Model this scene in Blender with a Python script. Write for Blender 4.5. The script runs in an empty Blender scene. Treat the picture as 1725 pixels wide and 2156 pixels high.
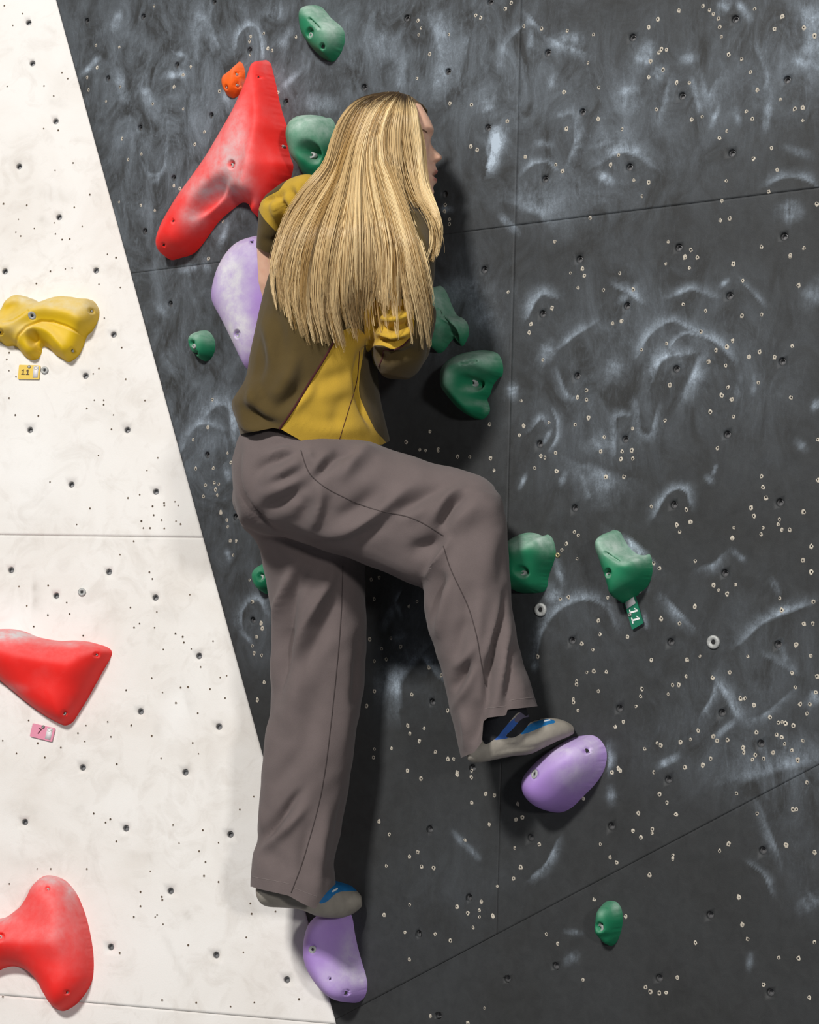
import bpy, bmesh, math, random
import numpy as np
from mathutils import Vector, Matrix
from mathutils.bvhtree import BVHTree
from mathutils.geometry import delaunay_2d_cdt

random.seed(7)
rng = np.random.default_rng(7)
S = bpy.context.scene
COL = S.collection

# ------------------------------------------------------------------ camera
FPX = 4000.0                      # focal length in pixels of the 1725 x 2156 frame
CX, CY = 862.5, 1078.0
CAM = np.array([0.0, 0.0, 1.50])
pitch, roll = math.radians(2.17), 0.019
F = np.array([0.0, math.cos(pitch), math.sin(pitch)])
R = np.array([1.0, 0.0, roll]); R -= F * R.dot(F); R /= np.linalg.norm(R)
U = np.cross(R, F)
cam_data = bpy.data.cameras.new('camera')
cam = bpy.data.objects.new('camera', cam_data); COL.objects.link(cam)
cam_data.sensor_fit = 'HORIZONTAL'; cam_data.sensor_width = 36.0
cam_data.lens = 36.0 * FPX / 1725.0
cam_data.clip_start = 0.05; cam_data.clip_end = 100
M = Matrix.Identity(4)
for i in range(3):
    M[i][0], M[i][1], M[i][2], M[i][3] = R[i], U[i], -F[i], CAM[i]
cam.matrix_world = M
S.camera = cam

# ------------------------------------------------------------------ light
S.view_settings.view_transform = 'Standard'
S.view_settings.look = 'None'
S.view_settings.exposure = 0.0
S.view_settings.gamma = 1.0
S.view_settings.use_curve_mapping = False
w = bpy.data.worlds.new('gym_daylight'); S.world = w; w.use_nodes = True
w.node_tree.nodes['Background'].inputs[0].default_value = (0.92, 0.95, 1.0, 1)
w.node_tree.nodes['Background'].inputs[1].default_value = 0.075

def area_light(name, loc, target, size, power, color=(1, 1, 1)):
    d = bpy.data.lights.new(name, 'AREA'); d.shape = 'RECTANGLE'
    d.size, d.size_y = size
    d.energy = power; d.color = color
    o = bpy.data.objects.new(name, d); COL.objects.link(o)
    o.location = loc
    o.rotation_euler = (Vector(target) - Vector(loc)).to_track_quat('-Z', 'Y').to_euler()
    return o
TGT = np.array([0.0, 3.6, 1.5])
area_light('ceiling_lamp', TGT + 9.0 * np.array([-0.35, -0.715, 0.605]), TGT, (1.0, 0.8), 775, (1.0, 0.97, 0.93))
area_light('ceiling_lamp', TGT + 9.0 * np.array([0.28, -0.945, 0.165]), TGT, (0.6, 0.6), 205, (1.0, 0.97, 0.94))

# ------------------------------------------------------------------ pixel <-> world helpers
def P(px, py, z):
    px, py, z = np.broadcast_arrays(np.asarray(px, float), np.asarray(py, float), np.asarray(z, float))
    return CAM + z[..., None] * (F + R * ((px - CX) / FPX)[..., None] - U * ((py - CY) / FPX)[..., None])
def proj(V):
    d = np.asarray(V) - CAM
    z = d @ F
    return CX + FPX * (d @ R) / z, CY - FPX * (d @ U) / z
def depth(V):
    return (np.asarray(V) - CAM) @ F

class Plane:
    def __init__(s, o, n):
        s.o = np.array(o, float); s.n = n / np.linalg.norm(n)
        ev = np.array([0, 0, 1.0]); ev -= s.n * ev.dot(s.n); s.ev = ev / np.linalg.norm(ev)
        s.eu = np.cross(s.ev, s.n)
    def at(s, px, py, h=0.0):
        d = P(px, py, 1.0) - CAM
        t = (((s.o + s.n * h) - CAM) @ s.n) / (d @ s.n)
        return CAM + d * t[..., None]
    def uv(s, W):
        q = np.asarray(W) - s.o
        return np.stack([q @ s.eu, q @ s.ev], -1)
    def w(s, uv, h=0.0):
        uv = np.asarray(uv, float); h = np.asarray(h, float)
        return s.o + uv[..., :1] * s.eu + uv[..., 1:2] * s.ev + h[..., None] * s.n
    def pxuv(s, px, py, h=0.0):
        return s.uv(s.at(px, py, h))
    def rot(s):
        m = Matrix.Identity(3)
        for i in range(3):
            m[i][0], m[i][1], m[i][2] = s.eu[i], s.ev[i], s.n[i]
        return m.to_4x4()

# dark wall: oblique vertical plane coming nearer to the right; white wall: slab meeting it along the slanted edge
_a, _b = 1081.0 / FPX, 0.1791
N = _b * R + _a * F
N[2] = 0.0
DARK = Plane(CAM + N / N.dot(N), -N)
EA, EB = DARK.at(118, 0), DARK.at(708, 2156)
WC = P(0, 1126, FPX / 985.0)
nw = np.cross(EB - EA, WC - EA)
if nw.dot(F) > 0: nw = -nw
WHITE = Plane(EA, nw)

# ------------------------------------------------------------------ mesh helpers
def fast_mesh(name, V, faces_idx, k):
    """faces_idx: (n,k) int array"""
    me = bpy.data.meshes.new(name)
    V = np.asarray(V, np.float32); faces_idx = np.asarray(faces_idx, np.int32)
    me.vertices.add(len(V)); me.vertices.foreach_set('co', V.ravel())
    me.loops.add(faces_idx.size); me.loops.foreach_set('vertex_index', faces_idx.ravel())
    me.polygons.add(len(faces_idx))
    me.polygons.foreach_set('loop_start', np.arange(0, faces_idx.size, k, dtype=np.int32))
    me.update(calc_edges=True); me.validate()
    return me
def poly_mesh(name, V, faces):
    me = bpy.data.meshes.new(name)
    me.from_pydata([tuple(v) for v in V], [], [tuple(int(i) for i in f) for f in faces])
    me.update(); return me
def smooth(me, on=True):
    me.polygons.foreach_set('use_smooth', np.full(len(me.polygons), on))
def attr(me, name, arr):
    a = me.attributes.new(name, 'FLOAT', 'POINT'); a.data.foreach_set('value', np.asarray(arr, np.float32).ravel())
def link(name, me, parent=None, loc=None, mats=()):
    """me in world coordinates relative to loc (world)."""
    o = bpy.data.objects.new(name, me); COL.objects.link(o)
    for m in mats: me.materials.append(m)
    if loc is not None: o.location = loc
    if parent is not None: o.parent = parent
    return o
def obj(name, V, faces, mat, parent=None, sm=True, attrs=None, base=None, outward=True):
    """V world coordinates; becomes a mesh object; child coordinates are relative to the parent's origin."""
    V = np.asarray(V, float)
    root = np.array(wloc(parent)) if parent is not None else (np.array(base) if base is not None else V.mean(0))
    arr = np.asarray(faces) if not isinstance(faces, list) or len({len(f) for f in faces}) == 1 else None
    if arr is not None and arr.ndim == 2: me = fast_mesh(name, V - root, arr, arr.shape[1])
    else: me = poly_mesh(name, V - root, faces)
    if outward is True:
        bm = bmesh.new(); bm.from_mesh(me); bmesh.ops.recalc_face_normals(bm, faces=bm.faces); bm.to_mesh(me); bm.free()
    if sm: smooth(me)
    for k, v in (attrs or {}).items(): attr(me, k, v)
    return link(name, me, parent, root if parent is None else None, [mat] if not isinstance(mat, (list, tuple)) else mat)
def wloc(o):
    v = np.zeros(3)
    while o is not None:
        v = v + np.array(o.location); o = o.parent
    return v
def tag(o, label, cat, group=None, kind=None):
    o['label'] = label; o['category'] = cat
    if group: o['group'] = group
    if kind: o['kind'] = kind
    return o
def catmull(pts, per=6, closed=False):
    p = np.asarray(pts, float); n = len(p); out = []
    rngi = range(n) if closed else range(n - 1)
    for i in rngi:
        if closed: a, b, c, d = p[(i - 1) % n], p[i], p[(i + 1) % n], p[(i + 2) % n]
        else: a, b, c, d = p[max(i - 1, 0)], p[i], p[i + 1], p[min(i + 2, n - 1)]
        for t in np.arange(per) / per:
            out.append(0.5 * ((2 * b) + (-a + c) * t + (2 * a - 5 * b + 4 * c - d) * t * t + (-a + 3 * b - 3 * c + d) * t ** 3))
    if not closed: out.append(p[-1])
    return np.array(out)
def seg_dist(x, y, poly, closed=False):
    """distance of points (x,y) to a polyline, and the position 0..1 along it"""
    q = np.asarray(poly, float)
    if closed: q = np.vstack([q, q[:1]])
    best = np.full(np.shape(x), 1e9); pos = np.zeros(np.shape(x))
    L = np.concatenate([[0], np.cumsum(np.hypot(*(q[1:] - q[:-1]).T))]); tot = max(L[-1], 1e-9)
    for i in range(len(q) - 1):
        a, b = q[i], q[i + 1]; d = b - a; l2 = d @ d + 1e-12
        t = np.clip(((x - a[0]) * d[0] + (y - a[1]) * d[1]) / l2, 0, 1)
        ds = np.hypot(x - a[0] - t * d[0], y - a[1] - t * d[1])
        m = ds < best
        best = np.where(m, ds, best); pos = np.where(m, (L[i] + t * (L[i + 1] - L[i])) / tot, pos)
    return best, pos
def inside(x, y, poly):
    q = np.asarray(poly, float); r = np.zeros(np.shape(x), bool); j = len(q) - 1
    for i in range(len(q)):
        xi, yi = q[i]; xj, yj = q[j]
        c = ((yi > y) != (yj > y)) & (x < (xj - xi) * (y - yi) / ((yj - yi) + 1e-12) + xi)
        r ^= c; j = i
    return r
def tube(points, radii, ns=10, side=None):
    """closed round tube through 3-D points; returns verts, faces"""
    p = np.asarray(points, float); k = len(p)
    r = np.broadcast_to(np.asarray(radii, float), (k,))
    t = np.gradient(p, axis=0); t /= np.linalg.norm(t, axis=1)[:, None] + 1e-12
    ref = np.array([0.13, 0.31, 0.94]) if side is None else np.asarray(side, float)
    V = []
    a_prev = None
    for i in range(k):
        a = np.cross(t[i], ref) if a_prev is None else a_prev - t[i] * a_prev.dot(t[i])
        a /= np.linalg.norm(a) + 1e-12; a_prev = a
        b = np.cross(t[i], a)
        for j in range(ns):
            ph = 2 * math.pi * j / ns
            V.append(p[i] + r[i] * (math.cos(ph) * a + math.sin(ph) * b))
    Fc = []
    for i in range(k - 1):
        for j in range(ns):
            Fc.append((i * ns + j, i * ns + (j + 1) % ns, (i + 1) * ns + (j + 1) % ns, (i + 1) * ns + j))
    V.append(p[0] - t[0] * r[0] * 0.6); V.append(p[-1] + t[-1] * r[-1] * 0.6)
    c0, c1 = len(V) - 2, len(V) - 1
    for j in range(ns):
        Fc.append((c0, (j + 1) % ns, j)); Fc.append((c1, (k - 1) * ns + j, (k - 1) * ns + (j + 1) % ns))
    return np.array(V), Fc
DZ = 0.05                         # the climber hugs the wall
def PB(px, py, z): return P(px, py, z + DZ)
def loft(stations, ns=32, per=4, e=2.2, spline=True):
    """stations: (Lx,Ly,Rx,Ry,depth,half_depth[, depth_R - depth_L]) -> closed tube with super-elliptic sections"""
    st = np.array([tuple(s) + (0.0,) * (7 - len(s)) for s in stations], float)
    st = catmull(st, per) if spline else st
    V = []; k = len(st)
    for Lx, Ly, Rx, Ry, z, hd, dz in st:
        A, B = P(Lx, Ly, z + DZ - dz / 2), P(Rx, Ry, z + DZ + dz / 2)
        c = (A + B) / 2; a = (B - A) / 2
        b = F * max(hd, 0.002)
        for j in range(ns):
            ph = 2 * math.pi * j / ns; cs, sn = math.cos(ph), math.sin(ph)
            V.append(c + a * math.copysign(abs(cs) ** (2 / e), cs) + b * math.copysign(abs(sn) ** (2 / e), sn))
    Fc = []
    for i in range(k - 1):
        for j in range(ns):
            Fc.append((i * ns + j, i * ns + (j + 1) % ns, (i + 1) * ns + (j + 1) % ns, (i + 1) * ns + j))
    V = np.array(V)
    c0, c1 = len(V), len(V) + 1
    V = np.vstack([V, V[:ns].mean(0), V[(k - 1) * ns:k * ns].mean(0)])
    for j in range(ns):
        Fc.append((c0, (j + 1) % ns, j)); Fc.append((c1, (k - 1) * ns + j, (k - 1) * ns + (j + 1) % ns))
    return V, Fc
def blend(parts, voxel, iters=6, factor=0.5):
    """union of closed pieces as one continuous skin -> verts, triangles, normals"""
    V, Fc, off = [], [], 0
    for v, f in parts:
        V.append(v); Fc += [tuple(i + off for i in q) for q in f]; off += len(v)
    V = np.vstack(V)
    me = poly_mesh('tmp', V, Fc)
    bm = bmesh.new(); bm.from_mesh(me); bmesh.ops.recalc_face_normals(bm, faces=bm.faces); bm.to_mesh(me); bm.free()
    o = bpy.data.objects.new('tmp', me); COL.objects.link(o)
    m = o.modifiers.new('r', 'REMESH'); m.mode = 'VOXEL'; m.voxel_size = voxel; m.adaptivity = 0
    m = o.modifiers.new('s', 'SMOOTH'); m.factor = factor; m.iterations = iters
    dg = bpy.context.evaluated_depsgraph_get()
    r = bpy.data.meshes.new_from_object(o.evaluated_get(dg))
    V2 = np.empty(len(r.vertices) * 3, np.float32); r.vertices.foreach_get('co', V2); V2 = V2.reshape(-1, 3).astype(float)
    r.calc_loop_triangles()
    T = np.empty(len(r.loop_triangles) * 3, np.int32); r.loop_triangles.foreach_get('vertices', T); T = T.reshape(-1, 3)
    bpy.data.objects.remove(o); bpy.data.meshes.remove(me); bpy.data.meshes.remove(r)
    return V2, T
def vnormals(V, T):
    a, b, c = V[T[:, 0]], V[T[:, 1]], V[T[:, 2]]
    fn = np.cross(b - a, c - a); n = np.zeros_like(V)
    for i in range(3): np.add.at(n, T[:, i], fn)
    return n / (np.linalg.norm(n, axis=1)[:, None] + 1e-12)
def fold(V, T, folds, gain=1.1):
    """cloth folds: (pixel polyline, width px, amplitude m) pushed along the surface normal on the camera's side"""
    n = vnormals(V, T); x, y = proj(V)
    d = V - CAM; d /= np.linalg.norm(d, axis=1)[:, None]
    face = np.clip(-(n * d).sum(1) * 1.6, 0, 1)
    h = np.zeros(len(V))
    for pl, wd, am in folds:
        q = catmull(pl, 5)
        m = (x > q[:, 0].min() - 3 * wd) & (x < q[:, 0].max() + 3 * wd) & (y > q[:, 1].min() - 3 * wd) & (y < q[:, 1].max() + 3 * wd)
        if not m.any(): continue
        ds, t = seg_dist(x[m], y[m], q); wd = wd * 1.2
        h[m] += gain * am * np.exp(-(ds / wd) ** 2) * np.sin(np.pi * np.clip(t, 0.02, 0.98)) ** 0.8
    return V + n * (h * face)[:, None]
def relax(V, T, it, k=0.5):
    E = np.unique(np.sort(np.vstack([T[:, :2], T[:, 1:], T[:, [2, 0]]]), axis=1), axis=0); n = len(V)
    deg = np.bincount(E[:, 0], minlength=n) + np.bincount(E[:, 1], minlength=n)
    for _ in range(it):
        s = np.stack([np.bincount(E[:, 0], V[E[:, 1], i], n) + np.bincount(E[:, 1], V[E[:, 0], i], n) for i in range(3)], -1)
        V = V * (1 - k) + k * s / np.maximum(deg, 1)[:, None]
    return V
def largest(T):
    """(triangles of the largest connected piece, the rest)"""
    if not len(T): return T, T
    u, inv = np.unique(T.ravel(), return_inverse=True); t = inv.reshape(-1, 3); lab = np.arange(len(u))
    while True:
        m = lab[t].min(1); new = lab.copy()
        for i in range(3): np.minimum.at(new, t[:, i], m)
        new = new[new]
        if (new == lab).all(): break
        lab = new
    f = lab[t[:, 0]]; ids, cnt = np.unique(f, return_counts=True); big = ids[cnt.argmax()]
    return T[f == big], T[f != big]
def split(V, T, sd):
    """cut triangles along sd = 0 -> new V, triangles inside (sd<0), triangles outside"""
    sd = np.where(np.abs(sd) < 0.35, -0.01, sd)
    s = sd < 0; cnt = s[T].sum(1)
    Tin = [tuple(t) for t in T[cnt == 3]]; Tout = [tuple(t) for t in T[cnt == 0]]
    new = []; cache = {}; n0 = len(V)
    def cut(i, j):
        k = (min(i, j), max(i, j))
        if k not in cache:
            t = sd[i] / (sd[i] - sd[j]); cache[k] = n0 + len(new); new.append(V[i] * (1 - t) + V[j] * t)
        return cache[k]
    for t in T[(cnt == 1) | (cnt == 2)]:
        one = [k for k in range(3) if s[t[k]]] if s[t].sum() == 1 else [k for k in range(3) if not s[t[k]]]
        k = one[0]; a, b, c = t[k], t[(k + 1) % 3], t[(k + 2) % 3]
        ab, ac = cut(a, b), cut(a, c)
        A, B = [(a, ab, ac)], [(ab, b, c), (ab, c, ac)]
        if s[a]: Tin += A; Tout += B
        else: Tin += B; Tout += A
    V2 = np.vstack([V, np.array(new)]) if new else V
    return V2, np.array(Tin, int).reshape(-1, 3), np.array(Tout, int).reshape(-1, 3)
def region_sd(V, T, poly, near_only=True):
    x, y = proj(V); q = catmull(poly, 5, True) if len(poly) > 4 else np.array(poly, float)
    d, _ = seg_dist(x, y, q, True)
    sd = np.where(inside(x, y, q), -d, d)
    if near_only:
        n = vnormals(V, T); dr = V - CAM; dr /= np.linalg.norm(dr, axis=1)[:, None]
        sd = np.maximum(sd, ((n * dr).sum(1) - 0.12) * 40)
    return sd
def compact(V, T):
    u, inv = np.unique(T.ravel(), return_inverse=True)
    return V[u], inv.reshape(-1, 3)

# ------------------------------------------------------------------ materials
def mat(name, color, rough=0.6, noise=0.0, nscale=20.0, bump=0.0, bscale=200.0, spec=0.4, metal=0.0, sheen=0.0, color2=None, sss=0.0, detail=4.0):
    m = bpy.data.materials.new(name); m.use_nodes = True; nt = m.node_tree; b = nt.nodes['Principled BSDF']
    b.inputs['Base Color'].default_value = (*color, 1); b.inputs['Roughness'].default_value = rough
    b.inputs['Specular IOR Level'].default_value = spec; b.inputs['Metallic'].default_value = metal
    if sheen: b.inputs['Sheen Weight'].default_value = sheen; b.inputs['Sheen Roughness'].default_value = 0.6
    if sss:
        b.inputs['Subsurface Weight'].default_value = sss; b.inputs['Subsurface Radius'].default_value = (0.012, 0.005, 0.003)
        b.inputs['Subsurface Scale'].default_value = 0.5
    g = nt.nodes.new('ShaderNodeNewGeometry')
    if noise or color2:
        t = nt.nodes.new('ShaderNodeTexNoise'); t.inputs['Scale'].default_value = nscale; t.inputs['Detail'].default_value = detail
        nt.links.new(g.outputs['Position'], t.inputs['Vector'])
        r = nt.nodes.new('ShaderNodeMapRange'); r.inputs[1].default_value = 0.3; r.inputs[2].default_value = 0.7
        nt.links.new(t.outputs['Fac'], r.inputs[0])
        x = nt.nodes.new('ShaderNodeMix'); x.data_type = 'RGBA'
        c2 = color2 or tuple(c * (1 - noise) for c in color); c1 = color if color2 else tuple(min(c * (1 + noise), 1) for c in color)
        x.inputs[6].default_value = (*c1, 1); x.inputs[7].default_value = (*c2, 1)
        nt.links.new(r.outputs[0], x.inputs[0]); nt.links.new(x.outputs[2], b.inputs['Base Color'])
    if bump:
        t = nt.nodes.new('ShaderNodeTexNoise'); t.inputs['Scale'].default_value = bscale; t.inputs['Detail'].default_value = 3
        nt.links.new(g.outputs['Position'], t.inputs['Vector'])
        bp = nt.nodes.new('ShaderNodeBump'); bp.inputs['Strength'].default_value = bump; bp.inputs['Distance'].default_value = 0.002
        nt.links.new(t.outputs['Fac'], bp.inputs['Height']); nt.links.new(bp.outputs[0], b.inputs['Normal'])
    return m
class G:
    """small node-graph builder"""
    def __init__(s, m): s.nt = m.node_tree; s.b = s.nt.nodes['Principled BSDF']
    def n(s, t, **kw):
        k = s.nt.nodes.new(t)
        for a, v in kw.items(): setattr(k, a, v)
        return k
    def put(s, sock, v):
        if hasattr(v, 'node'): s.nt.links.new(v, sock)
        else: sock.default_value = v
    def math(s, op, a, b=0.0, clamp=False):
        k = s.n('ShaderNodeMath', operation=op, use_clamp=clamp); s.put(k.inputs[0], a); s.put(k.inputs[1], b); return k.outputs[0]
    def noise(s, vec, scale, detail=4.0, rough=0.55, dist=0.0):
        k = s.n('ShaderNodeTexNoise'); s.put(k.inputs['Vector'], vec); k.inputs['Scale'].default_value = scale
        k.inputs['Detail'].default_value = detail; k.inputs['Roughness'].default_value = rough; k.inputs['Distortion'].default_value = dist
        return k.outputs['Fac']
    def rng(s, v, a, b, c=0.0, d=1.0):
        k = s.n('ShaderNodeMapRange'); s.put(k.inputs[0], v)
        for i, q in enumerate((a, b, c, d)): k.inputs[i + 1].default_value = q
        return k.outputs[0]
    def mix(s, f, a, b):
        k = s.n('ShaderNodeMix', data_type='RGBA'); s.put(k.inputs[0], f)
        s.put(k.inputs[6], a if hasattr(a, 'node') else (*a, 1)); s.put(k.inputs[7], b if hasattr(b, 'node') else (*b, 1)); return k.outputs[2]
    def attr(s, name): return s.n('ShaderNodeAttribute', attribute_name=name).outputs['Fac']
    def col(s, name): return s.n('ShaderNodeAttribute', attribute_name=name).outputs['Color']
    def pos(s): return s.n('ShaderNodeNewGeometry').outputs['Position']
    def scaled(s, v, sc):
        k = s.n('ShaderNodeMapping'); s.put(k.inputs[0], v); k.inputs['Scale'].default_value = sc; return k.outputs[0]
    def bump(s, h, strength, dist=0.002):
        k = s.n('ShaderNodeBump'); k.inputs['Strength'].default_value = strength; k.inputs['Distance'].default_value = dist
        s.put(k.inputs['Height'], h); s.nt.links.new(k.outputs[0], s.b.inputs['Normal'])

def hold_mat(name, color, chalk=(0.66, 0.69, 0.70), rough=0.62):
    m = mat(name, color, rough, spec=0.35); g = G(m); p = g.pos()
    c = g.attr('chalk')
    f = g.math('MULTIPLY', c, g.rng(g.noise(p, 45, 6, 0.65), 0.25, 0.75, 0.35, 1.25), True)
    f = g.math('ADD', f, g.math('MULTIPLY', g.rng(g.noise(p, 14, 5, 0.6), 0.5, 0.85), 0.06), True)
    var = g.rng(g.noise(p, 9, 3), 0.3, 0.7)
    base = g.mix(var, tuple(x * 0.9 for x in color), tuple(min(1, x * 1.08) for x in color))
    g.put(g.b.inputs['Base Color'], g.mix(f, base, chalk))
    g.bump(g.noise(p, 900, 2), 0.25, 0.001)
    return m
MAT = {}
MAT['green'] = hold_mat('green_resin', (0.009, 0.195, 0.088), chalk=(0.47, 0.60, 0.53))
MAT['red'] = hold_mat('red_resin', (0.93, 0.022, 0.017), chalk=(0.66, 0.60, 0.61))
MAT['purple'] = hold_mat('purple_resin', (0.41, 0.245, 0.65), chalk=(0.74, 0.72, 0.78))
MAT['yellow'] = hold_mat('yellow_resin', (0.72, 0.47, 0.006), chalk=(0.72, 0.66, 0.48))
MAT['orange'] = hold_mat('orange_resin', (0.90, 0.13, 0.005))
MAT['metal'] = mat('zinc_steel', (0.30, 0.30, 0.29), 0.42, metal=0.7, noise=0.15, nscale=300)
MAT['dull_metal'] = mat('chalky_washer_steel', (0.42, 0.43, 0.42), 0.6, metal=0.25, noise=0.2, nscale=200)
MAT['hole'] = mat('dark_socket', (0.012, 0.012, 0.013), 0.7)  # near-black; on the hold bore discs this colour stands in for shade
MAT['tnut'] = mat('dark_nut_steel', (0.16, 0.16, 0.165), 0.5, metal=0.4)
MAT['chip'] = mat('bare_plywood_chip', (0.60, 0.55, 0.46), 0.9, color2=(0.40, 0.36, 0.30), nscale=30, detail=1)
MAT['whole'] = mat('old_screw_hole', (0.10, 0.07, 0.045), 0.9, noise=0.5, nscale=12)

def dark_wall_mat():
    m = mat('chalked_charcoal_paint', (0.05, 0.05, 0.05), 0.72, spec=0.3); g = G(m); p = g.pos()
    fine = g.noise(p, 330, 4, 0.7); mid = g.noise(p, 42, 6, 0.65, 0.6); big = g.noise(p, 6, 5, 0.6, 0.4)
    scr = g.noise(g.scaled(p, (1, 1, 0.30)), 75, 6, 0.7, 1.5)
    blot = g.noise(g.scaled(p, (1, 1, 0.62)), 15, 7, 0.66, 1.0)
    speck = g.noise(p, 120, 5, 0.75, 0.3)
    ch = g.math('MULTIPLY', g.attr('chalk'), g.math('MULTIPLY', g.rng(fine, 0.25, 0.72, 0.45, 1.1), g.math('ADD', g.rng(mid, 0.30, 0.66, 0.10, 0.8), g.rng(scr, 0.40, 0.75, 0.0, 0.5))))
    hz = g.math('ADD', g.math('MULTIPLY', g.rng(blot, 0.36, 0.78), 0.62), g.math('MULTIPLY', g.rng(scr, 0.52, 0.84), 0.34))
    hz = g.math('ADD', hz, g.math('MULTIPLY', g.rng(speck, 0.60, 0.85), 0.30))
    hz = g.math('MULTIPLY', g.math('MULTIPLY', g.attr('haze'), hz), g.rng(fine, 0.2, 0.75, 0.6, 1.1))
    dust = g.math('MULTIPLY', g.rng(big, 0.35, 0.75), 0.02)
    f = g.math('ADD', g.math('ADD', ch, hz), dust, True)
    base = g.mix(g.rng(mid, 0.3, 0.7), (0.028, 0.029, 0.0295), (0.038, 0.0395, 0.040))
    g.put(g.b.inputs['Base Color'], g.mix(f, base, (0.45, 0.535, 0.63)))
    g.put(g.b.inputs['Roughness'], g.rng(f, 0, 0.6, 0.6, 0.9))
    g.bump(g.noise(p, 500, 3), 0.2, 0.001)
    return m
def white_wall_mat():
    m = mat('scuffed_white_paint', (0.8, 0.8, 0.8), 0.75, spec=0.25); g = G(m); p = g.pos()
    a = g.rng(g.noise(p, 5, 5, 0.6, 0.5), 0.42, 0.75); b = g.rng(g.noise(p, 16, 6, 0.65, 1.0), 0.5, 0.8)
    c = g.mix(a, (0.815, 0.795, 0.765), (0.735, 0.70, 0.655))
    c = g.mix(g.math('MULTIPLY', b, 0.75), c, (0.62, 0.58, 0.535))
    c = g.mix(g.math('MULTIPLY', g.attr('chalk'), g.rng(g.noise(p, 60, 5), 0.3, 0.7, 0.4, 1.0)), c, (0.42, 0.385, 0.345))
    c = g.mix(g.attr('haze'), c, (0.90, 0.90, 0.89))
    g.put(g.b.inputs['Base Color'], c)
    g.bump(g.noise(p, 450, 3), 0.25, 0.001)
    return m
MAT['dark_wall'] = dark_wall_mat(); MAT['white_wall'] = white_wall_mat()
MAT['ply'] = mat('plywood_backing', (0.10, 0.085, 0.07), 0.9, noise=0.2)
MAT['mat_floor'] = mat('grey_crash_mat', (0.17, 0.18, 0.20), 0.85, noise=0.1, nscale=6, bump=0.2)

# ================================================================== the setting: walls, floor
def Z(off, sc, pts):
    return [(off[0] + x * sc, off[1] + y * sc) for x, y in pts]
DARK_BOLTS = [(1032,4),(943,151),(1153,111),(1332,79),(1548,40),(1657,168),(1436,202),(1226,236),(1027,269),(1541,322),(1325,352),(1147,377),(936,409),
 (1651,498),(1429,521),(1220,546),(1142,661),(1320,644),(1536,623),(1215,792),(1424,777),(1647,761),(1136,935),(1316,925),(1531,915),(1210,1070),
 (1419,1063),(1642,1058),(1526,1207),(1204,1349),(1412,1352),(1638,1357),(1304,1492),(1520,1501),(1602,1566),(1407,1642),(1287,1740),(1117,1764),
 (905,1746),(988,1890),(882,1966),(1606,1791),(1495,1927),(1170,2034),(1068,2061),(1388,2060),(1622,2090),(923,2138),(910,1478),(995,1617),(301,35),
 (182,44),(450,4),(372,137),(227,165),(525,106),(294,269),(444,243),(365,375),(601,215),(305,487),(766,184),(856,38),(436,958),(496,1089),(532,1306),
 (358,640),(1019,568)]
WHITE_BOLTS = [(60,47),(68,133),(117,255),(40,350),(124,457),(10,571),(202,569),(239,704),(180,791),(63,905),(268,905),(150,1020),(328,1035),(23,1200),
 (229,1204),(118,1254),(327,1258),(419,1381),(296,1498),(461,1530),(174,1616),(390,1626),(52,1731),(265,1744),(485,1757),(359,1876),(233,1994),
 (455,2011),(604,2063)]
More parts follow.
